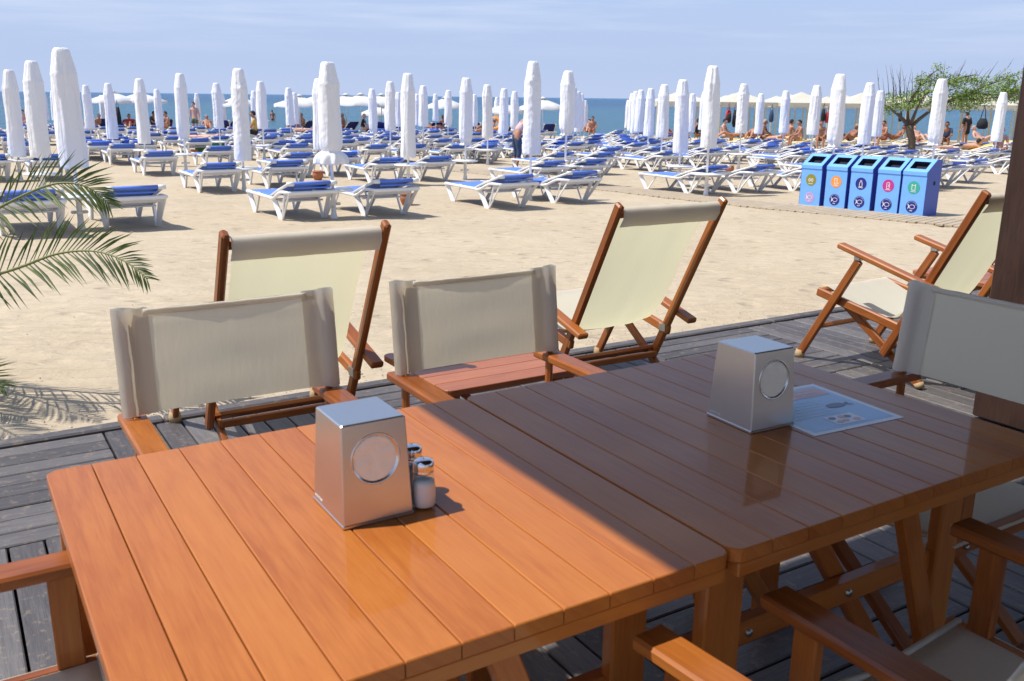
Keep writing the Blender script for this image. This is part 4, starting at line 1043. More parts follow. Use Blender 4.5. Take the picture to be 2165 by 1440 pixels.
# ------------------------------------------------------------------ recycling bins
def stroke(b, pts, w, z, mi=0):
    for (x0, y0), (x1, y1) in zip(pts, pts[1:]):
        dx, dy = x1 - x0, y1 - y0; L = math.hypot(dx, dy) or 1; nx, ny = -dy / L * w / 2, dx / L * w / 2; ex, ey = dx / L * w * .3, dy / L * w * .3
        b.add([(x0 - ex + nx, z, y0 - ey + ny), (x0 - ex - nx, z, y0 - ey - ny), (x1 + ex - nx, z, y1 + ey - ny), (x1 + ex + nx, z, y1 + ey + ny)], [[0, 1, 2, 3]], mi=mi)
def disc(b, cx, cz, R, y, n=32, mi=0):
    b.add([(cx + R * cos(2 * pi * k / n), y, cz + R * sin(2 * pi * k / n)) for k in range(n)], [list(range(n))], mi=mi)
BINS = [((4.93, 15.96), 'olive', 'lilac', 'box'), ((5.20, 15.52), 'orange', 'ink_navy', 'scroll'), ((5.47, 15.02), 'ink_navy', 'ink_navy', 'bottle'), ((5.76, 14.77), 'magenta', 'ink_navy', 'can'), ((6.05, 14.47), 'green', 'ink_navy', 'bag')]
def make_bin(i, x, y, rz, w, c1, c2, icon, label):
    t_ = thing('recycling_bin', label, 'recycling bin', (x, y, zg(y) + .0), rz, 'blue recycling bins in a row')
    d, hf, hb = .42, .675, .86     # local: front at y=0 facing -y
    prof = [(0, 0), (0, hf - .055), (-.012, hf - .055), (-.012, hf), (d * .62, hb), (d * .98, hb - .005), (d * .98, 0)]
    b = MB()
    for k in range(len(prof)):
        (y0, z0), (y1, z1) = prof[k], prof[(k + 1) % len(prof)]
        if k == 3: continue
        b.add([(-w / 2, y0, z0), (w / 2, y0, z0), (w / 2, y1, z1), (-w / 2, y1, z1)], [[0, 1, 2, 3]])
    # sloping lid with its slot
    def S_(a, c): return Vector((-w / 2 + w * a, -.012 + (d * .62 + .012) * c, hf + (hb - hf) * c))
    a0, a1, c0, c1_ = .16, .84, .22, .78
    O = [S_(0, 0), S_(1, 0), S_(1, 1), S_(0, 1)]; I = [S_(a0, c0), S_(a1, c0), S_(a1, c1_), S_(a0, c1_)]; D = [p + Vector((0, .05, -.07)) for p in I]
    b.add(O + I, [[0, 1, 5, 4], [1, 2, 6, 5], [2, 3, 7, 6], [3, 0, 4, 7]])
    b.add(I + D, [[0, 1, 5, 4], [1, 2, 6, 5], [2, 3, 7, 6], [3, 0, 4, 7], [4, 5, 6, 7]], mi=1)
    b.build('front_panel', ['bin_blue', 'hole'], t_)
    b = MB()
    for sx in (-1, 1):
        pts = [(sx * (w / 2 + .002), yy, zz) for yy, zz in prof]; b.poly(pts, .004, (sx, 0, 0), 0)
    b.build('side_panel', 'bin_shade', t_)
    b = MB(); b.box((w / 2 + .008, d * .55, .50), (.004, .055, .055), .001); b.build('side_hole', 'hole', t_)
    b = MB(); R = .098; cz = .43; disc(b, 0, cz, R, -.003); b.build('upper_sticker', c1, t_); up = t_.children[-1]
    b = MB(); z = -.006; s = R * .5
    if icon == 'bottle': stroke(b, [(-s * .2, cz + s), (s * .2, cz + s), (s * .25, cz + s * .5), (s * .5, cz + .1 * s), (s * .5, cz - s), (-s * .5, cz - s), (-s * .5, cz + .1 * s), (-s * .25, cz + s * .5), (-s * .2, cz + s)], .0085, z)
    elif icon == 'can': stroke(b, [(-s * .5, cz + s * .7), (-s * .3, cz + s), (s * .3, cz + s), (s * .5, cz + s * .7), (s * .5, cz - s * .7), (s * .3, cz - s), (-s * .3, cz - s), (-s * .5, cz - s * .7), (-s * .5, cz + s * .7)], .008, z); stroke(b, [(-.1 * s, cz + s * .4), (.25 * s, cz), (-.1 * s, cz - s * .4)], .007, z)
    elif icon == 'bag': stroke(b, [(-s * .6, cz + s), (-s * .2, cz + s * .6), (s * .2, cz + s * .6), (s * .6, cz + s), (s * .55, cz - s * .8), (-s * .55, cz - s * .8), (-s * .6, cz + s)], .0085, z)
    elif icon == 'scroll': stroke(b, [(-s * .6, cz + s), (s * .5, cz + s), (s * .35, cz + s * .2), (s * .5, cz - s * .8), (-s * .5, cz - s * .8), (-s * .4, cz + s * .1), (-s * .6, cz + s)], .0085, z); stroke(b, [(s * .3, cz - s * .8), (s * .9, cz - s * .7), (s * .8, cz - s * .3)], .0085, z)
    else: stroke(b, [(-s * .9, cz), (-s * .6, cz + s * .6), (-s * .3, cz + s * .25), (s * .3, cz + s * .25), (s * .6, cz + s * .6), (s * .9, cz), (s * .6, cz - s * .6), (s * .3, cz - s * .25), (-s * .3, cz - s * .25), (-s * .6, cz - s * .6), (-s * .9, cz)], .0085, z); stroke(b, [(-s * .35, cz), (s * .35, cz)], .006, z)
    x_ = -R * .42
    while x_ < R * .42: stroke(b, [(x_, cz - R * .70), (x_, cz - R * .58)], .0032, z); x_ += .0058
    b.build('pictogram', 'white', up)
    b = MB(); cz = .135; R = .094; disc(b, 0, cz, R, -.003); b.build('lower_sticker', c2, t_); lo = t_.children[-1]
    b = MB(); pts = []
    for k in range(25):
        a = -pi * .86 + 2 * pi * .86 * k / 24; pts.append((.008 + R * .44 * cos(a), cz + R * .32 * sin(a) * (1.0)))
    pts = [(-R * .62, cz - R * .30)] + pts[:] + [(-R * .62, cz + R * .36)]
    pts = [(-R * .62, cz + R * .38)] + [(.010 + R * .46 * cos(a), cz + R * .33 * sin(a)) for a in [(-pi * .82 + 2 * pi * .82 * k / 22) for k in range(23)]] + [(-R * .62, cz - R * .38)]
    stroke(b, pts, .0085, z); stroke(b, [(-R * .62, cz + R * .38), (-R * .50, cz), (-R * .62, cz - R * .38)], .007, z)
    for k in range(15):
        a = pi * (.12 + .76 * k / 14); stroke(b, [(R * .80 * cos(a), cz + R * .80 * sin(a)), (R * .90 * cos(a), cz + R * .90 * sin(a))], .0035, z)
    x_ = -R * .25
    while x_ < R * .25: stroke(b, [(x_, cz - R * .72), (x_, cz - R * .58)], .0035, z); x_ += .006
    b.build('fish_emblem', 'white', lo)
bdir = math.atan2(14.23 - 15.96, 6.32 - 4.93)
bw = [.39, .38, .38, .375, .375]
names = ['blue recycling bin with olive box sticker, leftmost of the row', 'blue recycling bin with orange paper-scroll sticker', 'blue recycling bin with navy bottle sticker, middle of the row', 'blue recycling bin with magenta can sticker', 'blue recycling bin with green bag sticker, its dark side showing']
def onrow(px, py):
    r = ray(px, py); Y = 15.
    for _ in range(20):
        t = (zg(Y) - CH) / r.z; Y = r.y * t
    return Vector((r.x * t, Y, 0))
ends = [((1689, 432), (1731, 437)), ((1741, 438), (1784, 442.5)), ((1792, 444), (1837, 448)), ((1848, 449.5), (1895, 453.5)), ((1900, 454), (1950, 458))]
p0, p1 = onrow(1689, 432), onrow(1950, 458); bd_ = (p1 - p0).normalized(); Ltot = (p1 - p0).length
rz = math.atan2(bd_.y, bd_.x)
def along(px, py):   # where the sight line crosses the row's front line
    r = ray(px, py); k = Vector((r.x / r.y, 1, 0))
    # p0 + s*bd = k*Y
    det = -bd_.x * k.y + bd_.y * k.x
    s = (p0.x * k.y - p0.y * k.x) / det
    return s
for i, ((a, b_), nm) in enumerate(zip(ends, names)):
    s0, s1 = along(*a), along(*b_); c = p0 + bd_ * ((s0 + s1) / 2)
    make_bin(i, c.x, c.y, rz, s1 - s0, BINS[i][1], BINS[i][2], BINS[i][3], nm)

# ------------------------------------------------------------------ clay pots, towel, swim ring
POT = None
for k, (x, y, lab) in enumerate(((-1.74, 15.04, 'terracotta pot on the sand behind the front lounger pair'), (-4.24, 20.08, 'terracotta pot on the sand left of the frilled parasol'), (-10.0, 29.19, 'terracotta pot far left beside the green towel'), (5.55, 24.0, 'terracotta pot behind the round table of the tall parasol'), (13.6, 33.0, 'terracotta pot beside the tree trunk'))):
    if POT is None:
        t_ = thing('clay_pot', lab, 'pot', (x, y, zg(y)), 0, 'terracotta pots among the loungers')
        b = MB(); b.lathe([(.07, 0), (.085, .02), (.115, .09), (.12, .13), (.105, .165), (.098, .175)], 20, capt=False); b.lathe([(.098, .170), (.118, .176), (.118, .196), (.100, .200), (.088, .196), (.085, .12)], 20, capb=False); b.build('body', 'terracotta', t_)
        b = MB(); b.lathe([(.001, .135), (.088, .14)], 16, capt=False); b.build('sand_fill', 'sand', t_); POT = t_
    else: dup(POT, (x, y, zg(y)), random.random(), lab)
b = MB(); b.sheet([[(-10.3 + j * .12, 30.2 + .02 * sin(i), zg(30.2) + .40 - i * .05 + .01 * sin(j * 2 + i)) for j in range(9)] for i in range(8)], .006)
tag(b.build('beach_towel', 'teal_green'), 'green towel hanging off a lounger above a terracotta pot', 'towel')
r_ = ray(1046, 262); b = MB(); Y = 51; vs = []
ps = [(r_.x / r_.y * Y + .30 * cos(a), Y + .12 * sin(a), zg(Y) + .80 + .28 * sin(a)) for a in [2 * pi * k / 20 for k in range(21)]]
b.tube(ps, .11, 8); tag(b.build('swim_ring', 'orange'), 'orange swim ring near the water between two closed parasols', 'swim ring')

# ------------------------------------------------------------------ tree
def make_tree():
    X, Y = 13.05, 31.0; z0 = zg(Y) - .03
    t_ = thing('tree', 'wind-swept green tree with flat crown and bare upright twigs, dark crooked trunk', 'tree', (X, Y, z0))
    rr = random.Random(11); b = MB()
    b.tube([(0, 0, 0), (.02, 0, .12), (.10, .02, .45), (.07, 0, .75), (-.05, 0, 1.05), (-.07, 0, 1.2)], [.19, .135, .12, .12, .13, .14], 12)
    limbs = [[(-.07, 0, 1.15), (-.12, .1, 1.45), (-.16, .1, 1.8), (-.05, .1, 2.1)], [(-.07, 0, 1.15), (.0, -.1, 1.5), (.05, -.2, 1.85), (.2, -.3, 2.2)],
             [(-.07, 0, 1.1), (.25, .05, 1.4), (.65, .0, 1.75), (1.1, -.05, 2.0), (1.7, -.1, 2.25), (2.4, -.1, 2.55), (3.1, 0, 2.8)], [(-.1, 0, 1.2), (-.4, .1, 1.5), (-.75, .1, 1.75), (-1.0, 0, 1.85)],
             [(.65, 0, 1.75), (1.1, .5, 1.9), (1.8, .9, 2.0), (2.5, 1.2, 2.3)], [(1.1, -.05, 2.0), (1.5, -.6, 2.05), (2.1, -1.0, 2.1), (2.7, -1.2, 2.2)], [(1.7, -.1, 2.25), (2.3, .2, 2.2), (2.9, .3, 2.2), (3.4, .3, 2.3)],
             [(.2, -.3, 2.2), (.8, -.5, 2.5), (1.3, -.5, 2.75), (1.7, -.5, 2.8)], [(-.05, .1, 2.1), (.3, .3, 2.5), (.6, .5, 2.8), (.9, .5, 3.0)]]
    for L in limbs:
        n = len(L); r0 = .07 if L[0][2] < 1.3 else .04; b.tube(L, [r0 * (1 - .75 * k / (n - 1)) for k in range(n)], 8)
    b.build('trunk', 'bark', t_)
    b = MB()
    ends = []
    for k in range(62):          # bare upright shoots
        x = -1.0 + 2.3 * rr.random() if k < 48 else 1.3 + 2.3 * rr.random(); y = rr.uniform(-.7, .7); zb = 2.0 + .28 * max(0, x) + rr.uniform(-.1, .2); h = rr.uniform(.35, 1.05) * (1 - .22 * max(0, x - .3))
        dx = (x - .1) * .28 + rr.uniform(-.12, .12); pts = [(x, y, zb), (x + dx * .45 * h, y, zb + h * .5), (x + dx * h, y + rr.uniform(-.1, .1), zb + h)]
        b.tube(pts, [.011, .008, .003], 5); ends.append(pts[1])
        if rr.random() < .6: b.tube([pts[1], (pts[1][0] + rr.uniform(-.2, .2), pts[1][1], pts[1][2] + .22)], [.006, .002], 4)
    clumps = []
    for L in limbs:
        for (x0, y0, z0_), (x1, y1, z1) in zip(L, L[1:]):
            for q in range(3):
                f = rr.random(); 
                if z0_ < 1.72: continue
                c = (x0 + (x1 - x0) * f + rr.uniform(-.2, .2), y0 + (y1 - y0) * f + rr.uniform(-.25, .25), z0_ + (z1 - z0_) * f + rr.uniform(-.18, .1)); clumps.append((c, rr.uniform(.14, .30)))
                b.tube([(x0 + (x1 - x0) * f, y0 + (y1 - y0) * f, z0_ + (z1 - z0_) * f), c], [.014, .005], 5)
    for _ in range(24): clumps.append(((rr.uniform(-.95, .95), rr.uniform(-.8, .8), rr.uniform(1.74, 2.28)), rr.uniform(.13, .25)))
    for _ in range(50):
        x = rr.uniform(.9, 3.3); clumps.append(((x, rr.uniform(-1.1, 1.1), rr.uniform(1.66 + abs(x - 1.8) * .20, 2.75)), rr.uniform(.14, .30)))
    for _ in range(12): x = rr.uniform(2.8, 3.75); clumps.append(((x, rr.uniform(-.4, .4), 2.15 + (x - 2.8) * .2 + rr.uniform(-.2, .25)), rr.uniform(.10, .2)))
    b.build('twigs', 'twig', t_)
    b = MB()
    for (c, R) in clumps:
        n = int(410 * R)
        for _ in range(n):
            d = Vector((rr.gauss(0, 1), rr.gauss(0, 1), rr.gauss(0, .7))); d = d.normalized() * R * (rr.random() ** .45) * 1.15; p = Vector(c) + d
            a = Vector((rr.gauss(0, 1), rr.gauss(0, 1), rr.gauss(0, .6))).normalized(); n_ = Vector((rr.gauss(0, .6), rr.gauss(0, .6), 1)).normalized(); s_ = a.cross(n_)
            if s_.length < .1: continue
            s_.normalize(); l = rr.uniform(.06, .11); w = l * .42
            b.add([p - a * l / 2, p + s_ * w / 2, p + a * l / 2, p - s_ * w / 2], [[0, 1, 2, 3]], None, 0, False, rr.random())
    b.build('crown', 'leaf', t_)
make_tree()
# low mound of sand round the trunk
b = MB(); g = []
for i in range(9):
    g.append([(13.05 + 1.9 * (i / 8) * cos(2 * pi * j / 28), 31 + 1.5 * (i / 8) * sin(2 * pi * j / 28), zg(31) + .10 * (1 - (i / 8) ** 2) - .03 * (i == 8) + .02 * nz(i, j)) for j in range(29)])
b.add([p for r in g for p in r], [[i * 29 + j, (i + 1) * 29 + j, (i + 1) * 29 + j + 1, i * 29 + j + 1] for i in range(8) for j in range(28)], None, 0, True)
tag(b.build('sand_mound', 'sand'), kind='structure')

# ------------------------------------------------------------------ palm at the left edge
def frond(b, br, pts, llen, n=54, seed=0, droop=.10, spread=1.0, roll=0):
    rr = random.Random(seed); P_ = [Vector(p) for p in pts]; m_ = len(P_) - 1
    def at(t):
        f = t * m_; k = min(int(f), m_ - 1); f -= k
        p0, p1, p2, p3 = P_[max(k - 1, 0)], P_[k], P_[k + 1], P_[min(k + 2, m_)]
        return .5 * ((2 * p1) + (p2 - p0) * f + (2 * p0 - 5 * p1 + 4 * p2 - p3) * f * f + (3 * p1 - p0 - 3 * p2 + p3) * f ** 3)
    line = [at(i / 40) for i in range(41)]; br.tube(line, [(.011 * (1 - .85 * i / 40) + .0015, .008 * (1 - .85 * i / 40) + .0015) for i in range(41)], 6)
    for i in range(n):
        t = .10 + .90 * (i + rr.uniform(-.25, .25)) / n; t = min(max(t, .02), .999)
        p = at(t); d = (at(min(t + .02, 1)) - at(max(t - .02, 0))).normalized(); side = d.cross(Vector((0, 0, 1))).normalized(); up = side.cross(d); side, up = side * cos(roll) + up * sin(roll), up * cos(roll) - side * sin(roll)
        prof = (.60 + .40 * sin(pi * min(1, t * 1.15))) * (1 - .55 * max(0, t - .75) / .25)
        for sg in (-1, 1):
            ang = radians(58 - 30 * t + rr.uniform(-6, 6)); L = llen * prof * rr.uniform(.88, 1.08)
            lift = rr.uniform(.1, .35) * spread; dirv = (d * cos(ang) + side * sg * sin(ang) + up * lift * sin(ang)).normalized()
            q0 = p; q1 = p + dirv * L * .5 + Vector((0, 0, -droop * .12 * L)); q2 = p + dirv * L + Vector((0, 0, -droop * L))
            wv = dirv.cross(up); wv = wv.normalized() if wv.length > .01 else side; w = (.0072 + .0024 * rr.random()) * (1 - .45 * t); fold = up * w * .45; rn = rr.random()
            vs = [q0 - wv * w * .35, q0 + fold * .3, q0 + wv * w * .35, q1 - wv * w, q1 + fold * -1, q1 + wv * w, q2]
            b.add(vs, [[0, 1, 4, 3], [1, 2, 5, 4], [3, 4, 6], [4, 5, 6]], None, 0, False, rn)
def W3(px, py, Y):
    r = ray(px, py); return Vector((r.x / r.y * Y, Y, CH + r.z / r.y * Y))
def make_palm():
    base = Vector((-3.25, 4.75, zg(4.75) - .05))
    t_ = thing('palm', 'young palm at the left edge, its feathery fronds reaching over the sand', 'palm', base)
    b = MB()
    b.lathe([(.13, 0), (.17, .08), (.16, .22), (.11, .34), (.05, .42)], 14, fn=lambda t, a, r: (r * (1 + .12 * sin(a * 7 + t * 22)), 0, 0)); b.build('trunk', 'bark', t_)
    crown = Vector((0, 0, .36))
    fr = [
        ([crown, W3(-170, 560, 4.5) - base, W3(-60, 475, 4.4) - base, W3(40, 418, 4.35) - base, W3(120, 388, 4.3) - base, W3(185, 396, 4.3) - base, W3(232, 432, 4.3) - base], .265, 54, 3),
        ([crown, W3(-190, 650, 4.5) - base, W3(-80, 605, 4.3) - base, W3(40, 566, 4.25) - base, W3(120, 537, 4.2) - base, W3(200, 531, 4.15) - base, W3(265, 553, 4.1) - base, W3(312, 590, 4.05) - base], .28, 58, 5),
        ([crown, W3(-200, 800, 4.4) - base, W3(-120, 790, 4.2) - base, W3(-50, 795, 4.1) - base, W3(8, 818, 4.05) - base], .26, 36, 7),
        ([crown, Vector((-.3, -.2, .9)), Vector((-.7, -.5, 1.15)), Vector((-1.2, -.9, .9))], .34, 44, 11), 
        ([crown, Vector((.0, -.4, .8)), Vector((-.35, -.9, .95)), Vector((-.6, -1.35, .6))], .32, 44, 17),
        ([crown, Vector((.02, -.30, .95)), Vector((.05, -.60, 1.20)), Vector((.15, -.85, 1.32)), Vector((.36, -1.0, 1.28)), Vector((.58, -1.1, 1.10))], .28, 56, 19), ([crown, Vector((-.05, -.15, .9)), Vector((.0, -.35, 1.25)), Vector((.15, -.55, 1.45)), Vector((.36, -.68, 1.45)), Vector((.62, -.78, 1.30))], .28, 56, 23)]  # two flat fronds out of view, added to throw feathery shadows on the sand
    for pts, L, n, sd_ in fr:
        b, br = MB(), MB(); frond(b, br, pts, L, int(n * (.95 if sd_ in (3, 5) else 1.1)), sd_, roll=radians({3: -62, 5: -66, 7: -30}.get(sd_, 0))); f = br.build('frond', 'rachis', t_); b.build('leaflets', 'palm', f)
make_palm()
# small stones and crumbs of sand strewn on the beach next to the deck
b = MB(); rr = random.Random(5)
for _ in range(900):
    u = rr.uniform(-1.5, 6); v = 4.16 + rr.random() ** 2 * .55 if rr.random() < .85 else rr.uniform(4.2, 9); p = UV(u, v); s = rr.uniform(.003, .009); z = zg(p.y) + .010
    a = rr.random() * 6; vs = [(p.x + s * cos(a + k * 2.1) * rr.uniform(.7, 1.2), p.y + s * sin(a + k * 2.1), z) for k in range(3)] + [(p.x, p.y, z + s * .9)]
    b.add([(q[0], q[1], q[2] + .012 * nz(p.x * .5, p.y * .5)) for q in vs], [[0, 1, 3], [1, 2, 3], [2, 0, 3], [0, 2, 1]])
tag(b.build('sand_crumbs', 'walk'), 'crumbs of sand and shell strewn along the deck edge', 'gravel', kind='stuff')

# ------------------------------------------------------------------ people
def skinned(verts, edges, radii, root=0, sub=1):
    me = bpy.data.meshes.new('tmp'); me.from_pydata(verts, edges, []); o = bpy.data.objects.new('tmp', me); C.objects.link(o)
    o.modifiers.new('s', 'SKIN'); 
    if not me.skin_vertices: me.skin_vertices  # layer made with the modifier
    for d, r in zip(me.skin_vertices[0].data, radii): d.radius = r if hasattr(r, '__len__') else (r, r)
    for i, d in enumerate(me.skin_vertices[0].data): d.use_root = (i == root)
    s = o.modifiers.new('u', 'SUBSURF'); s.levels = sub; s.render_levels = sub
    dg = bpy.context.evaluated_depsgraph_get(); m2 = bpy.data.meshes.new_from_object(o.evaluated_get(dg)); C.objects.unlink(o); bpy.data.objects.remove(o)
    return [tuple(v.co) for v in m2.vertices], [list(p.vertices) for p in m2.polygons]
POSES = {   # joints: hips, waist, chest, neck, head, shoulders, elbows, wrists, knees, ankles, toes (facing +y)
    'stand': dict(hip=(0, 0, .93), waist=(0, -.01, 1.10), chest=(0, 0, 1.32), neck=(0, .01, 1.47), head=(0, .05, 1.61), sh=(.19, 0, 1.41), el=(.25, -.02, 1.13), wr=(.27, .06, .89), hj=(.09, 0, .90), kn=(.11, .03, .50), an=(.12, -.02, .08), to=(.14, .13, .03)),
    'bend': dict(hip=(0, 0, .90), waist=(0, .10, 1.06), chest=(0, .28, 1.22), neck=(0, .40, 1.32), head=(0, .50, 1.38), sh=(.19, .31, 1.26), el=(.22, .36, .98), wr=(.16, .40, .74), hj=(.10, 0, .87), kn=(.12, .05, .48), an=(.12, -.03, .08), to=(.14, .12, .03)),
    'sit': dict(hip=(0, 0, .46), waist=(0, .0, .60), chest=(0, .04, .82), neck=(0, .06, .96), head=(0, .10, 1.09), sh=(.18, .05, .90), el=(.22, .16, .66), wr=(.12, .38, .58), hj=(.09, .03, .45), kn=(.12, .40, .52), an=(.12, .46, .10), to=(.13, .60, .04)),
    'recline': dict(hip=(0, 0, .44), waist=(0, -.12, .52), chest=(0, -.30, .68), neck=(0, -.40, .80), head=(0, -.42, .93), sh=(.18, -.34, .74), el=(.28, -.22, .56), wr=(.20, .02, .56), hj=(.09, .03, .44), kn=(.11, .38, .66), an=(.11, .70, .44), to=(.12, .82, .44)),
    'lie': dict(hip=(0, 0, .42), waist=(0, -.18, .43), chest=(0, -.40, .44), neck=(0, -.56, .45), head=(0, -.70, .47), sh=(.18, -.50, .44), el=(.26, -.26, .41), wr=(.24, .0, .40), hj=(.09, .02, .42), kn=(.11, .44, .44), an=(.11, .84, .40), to=(.12, .92, .48)),
    'prone': dict(hip=(0, 0, .45), waist=(0, .18, .44), chest=(0, .40, .47), neck=(0, .54, .54), head=(0, .66, .60), sh=(.18, .46, .50), el=(.28, .62, .40), wr=(.12, .82, .42), hj=(.09, -.02, .44), kn=(.11, -.42, .40), an=(.11, -.80, .42), to=(.11, -.90, .38)),
}
def person_parts(pose, fat=1.0):
    J = POSES[pose]; V, Eg, Rr = [], [], []
    def a(p, r, par=None): V.append(p); Rr.append(r); (Eg.append((par, len(V) - 1)) if par is not None else None); return len(V) - 1
    h = a(J['hip'], (.15 * fat, .115 * fat)); w = a(J['waist'], (.135 * fat, .10 * fat), h); c = a(J['chest'], (.155 * fat, .11 * fat), w); n = a(J['neck'], .055, c); hd0 = a(tuple(Vector(J['neck']) * .35 + Vector(J['head']) * .65), .06, n)
    for s in (-1, 1):
        f = lambda k: (J[k][0] * s, J[k][1], J[k][2]); mid = lambda x, y, t: tuple(Vector(x) * (1 - t) + Vector(y) * t)
        sh = a(f('sh'), .062, c); e1 = a(mid(f('sh'), f('el'), .5), .05, sh); e = a(f('el'), .040, e1); e2 = a(mid(f('el'), f('wr'), .35), .040, e); wr = a(f('wr'), .026, e2)
        hj = a(f('hj'), .095 * fat, h); t1 = a(mid(f('hj'), f('kn'), .45), .080, hj); kn = a(f('kn'), .056, t1); k2 = a(mid(f('kn'), f('an'), .35), .058, kn); an = a(f('an'), .034, k2); a(f('to'), (.035, .022), an)
    vs, fs = skinned(V, Eg, Rr); b = MB(); b.add(vs, fs, None, 0, True, .5)
    H = Vector(J['head']); fdir = Vector((0, 1, 0)); ax = (Vector(J['head']) - Vector(J['neck'])).normalized()
    if pose == 'lie': fdir = Vector((0, 0, 1))
    elif pose == 'bend': fdir = Vector((0, .75, -.65)).normalized(); 
    upv = Vector((0, 0, 1)) if pose not in ('lie', 'bend') else (Vector((0, -1, .1)).normalized() if pose == 'lie' else Vector((0, .65, .75)).normalized())
    side = fdir.cross(upv).normalized(); upv = side.cross(fdir)
    R = Matrix((side, fdir, upv)).transposed().to_4x4(); R.translation = H
    seg, rings = 18, 12; vs = []
    for i in range(rings + 1):
        th = pi * i / rings
        for j in range(seg):
            ph = 2 * pi * j / seg; x, y, z = .076 * sin(th) * cos(ph), .095 * sin(th) * sin(ph), .118 * cos(th)
            if z < 0: x *= 1 + z * 2.2; y *= 1 + z * .9
            vs.append(R @ Vector((x, y, z)))
    b.add(vs, [[i * seg + j, (i + 1) * seg + j, (i + 1) * seg + (j + 1) % seg, i * seg + (j + 1) % seg] for i in range(rings) for j in range(seg)], None, 0, True, .5)
    b.tube([R @ Vector((0, .088, .022)), R @ Vector((0, .112, -.018)), R @ Vector((0, .094, -.03))], [.009, .015, .012], 6)
    for s in (-1, 1):
        b.tube([R @ Vector((s * .074, -.004, .022)), R @ Vector((s * .086, -.016, .0)), R @ Vector((s * .074, -.002, -.028))], [.009, .014, .009], 6)
        e = R @ Vector((s * .030, .086, .012)); b.tube([e - R.to_3x3() @ Vector((.009, 0, 0)), e + R.to_3x3() @ Vector((.009, 0, 0))], .006, 6, mi=1)
    b.tube([R @ Vector((-.022, .087, -.052)), R @ Vector((0, .092, -.054)), R @ Vector((.022, .087, -.052))], .0045, 6, mi=1)
    for s in (-1, 1):            # palms, five fingers
        el_, wr_ = Vector((J['el'][0] * s, J['el'][1], J['el'][2])), Vector((J['wr'][0] * s, J['wr'][1], J['wr'][2])); d = (wr_ - el_).normalized(); sd_ = d.cross(Vector((0, 0, 1)) if abs(d.z) < .8 else Vector((0, 1, 0))).normalized(); up_ = sd_.cross(d)
        pc = wr_ + d * .05; b.tube([wr_ - d * .01, wr_ + d * .035, wr_ + d * .085], [(.024, .018), (.038, .016), (.036, .013)], 8)
        for k, ln in enumerate((.062, .074, .078, .070)):
            r0 = wr_ + d * .08 + sd_ * (-.028 + k * .019); b.tube([r0, r0 + d * ln * .5 + up_ * .006, r0 + d * ln * .9 + up_ * .022], [.0095, .0085, .006], 6)
        r0 = wr_ + d * .025 + sd_ * -.03; b.tube([r0, r0 + d * .03 - sd_ * .024, r0 + d * .058 - sd_ * .028 + up_ * .01], [.012, .010, .007], 6)
    body = b
    hb = MB(); vs = []
    for i in range(8):
        th = pi * .58 * i / 7
        for j in range(seg):
            ph = 2 * pi * j / seg; x, y, z = .086 * sin(th) * cos(ph), .104 * sin(th) * sin(ph), .128 * cos(th)
            if y > .02 and z < .06: y = .02 + (y - .02) * .6; z = max(z, .05)
            vs.append(R @ Vector((x * (1 + .06 * nz(ph * 2, th * 3)), y - .008, z + .006)))
    hb.add(vs, [[i * seg + j, (i + 1) * seg + j, (i + 1) * seg + (j + 1) % seg, i * seg + (j + 1) % seg] for i in range(7) for j in range(seg)], None, 0, True, .5)
    return body, hb, R
def garment(pose, kind, fat=1.0):
    J = POSES[pose]; V, Eg, Rr = [], [], []
    def a(p, r, par=None): V.append(p); Rr.append(r); (Eg.append((par, len(V) - 1)) if par is not None else None); return len(V) - 1
    mid = lambda x, y, t: tuple(Vector(x) * (1 - t) + Vector(y) * t); k = 1.10 * fat
    if kind in ('shorts', 'trousers', 'trunks'):
        h = a(J['hip'], (.158 * k, .125 * k)); a(mid(J['hip'], J['waist'], .35), (.145 * k, .11 * k), h); t_ = {'shorts': .62, 'trunks': .25, 'trousers': 1}[kind]
        for s in (-1, 1):
            f = lambda q: (J[q][0] * s, J[q][1], J[q][2]); hj = a(f('hj'), .104 * k, h); e = a(mid(f('hj'), f('kn'), min(t_, 1)), (.098 if t_ < 1 else .074), hj)
            if kind == 'trousers': a(mid(f('kn'), f('an'), .45), .068, e)
    elif kind == 'band': c = a(mid(J['waist'], J['chest'], .85), (.160 * k, .118 * k)); a(mid(J['waist'], J['chest'], 1.05), (.160 * k, .120 * k), c)
    elif kind in ('shirt', 'robe'):
        h = a(mid(J['hip'], J['waist'], .3) if kind == 'shirt' else mid(J['hip'], J['kn'], .7), (.158 * k, .128 * k) if kind == 'shirt' else (.20, .17)); w = a(J['waist'], (.148 * k, .115 * k), h); c = a(J['chest'], (.168 * k, .122 * k), w)
        for s in (-1, 1):
            f = lambda q: (J[q][0] * s, J[q][1], J[q][2]); sh = a(f('sh'), .074, c); a(mid(f('sh'), f('el'), .75 if kind == 'shirt' else 1.0), .060, sh)
    vs, fs = skinned(V, Eg, Rr); b = MB(); b.add(vs, fs, None, 0, True, .5); return b
cacheP, cacheG = {}, {}
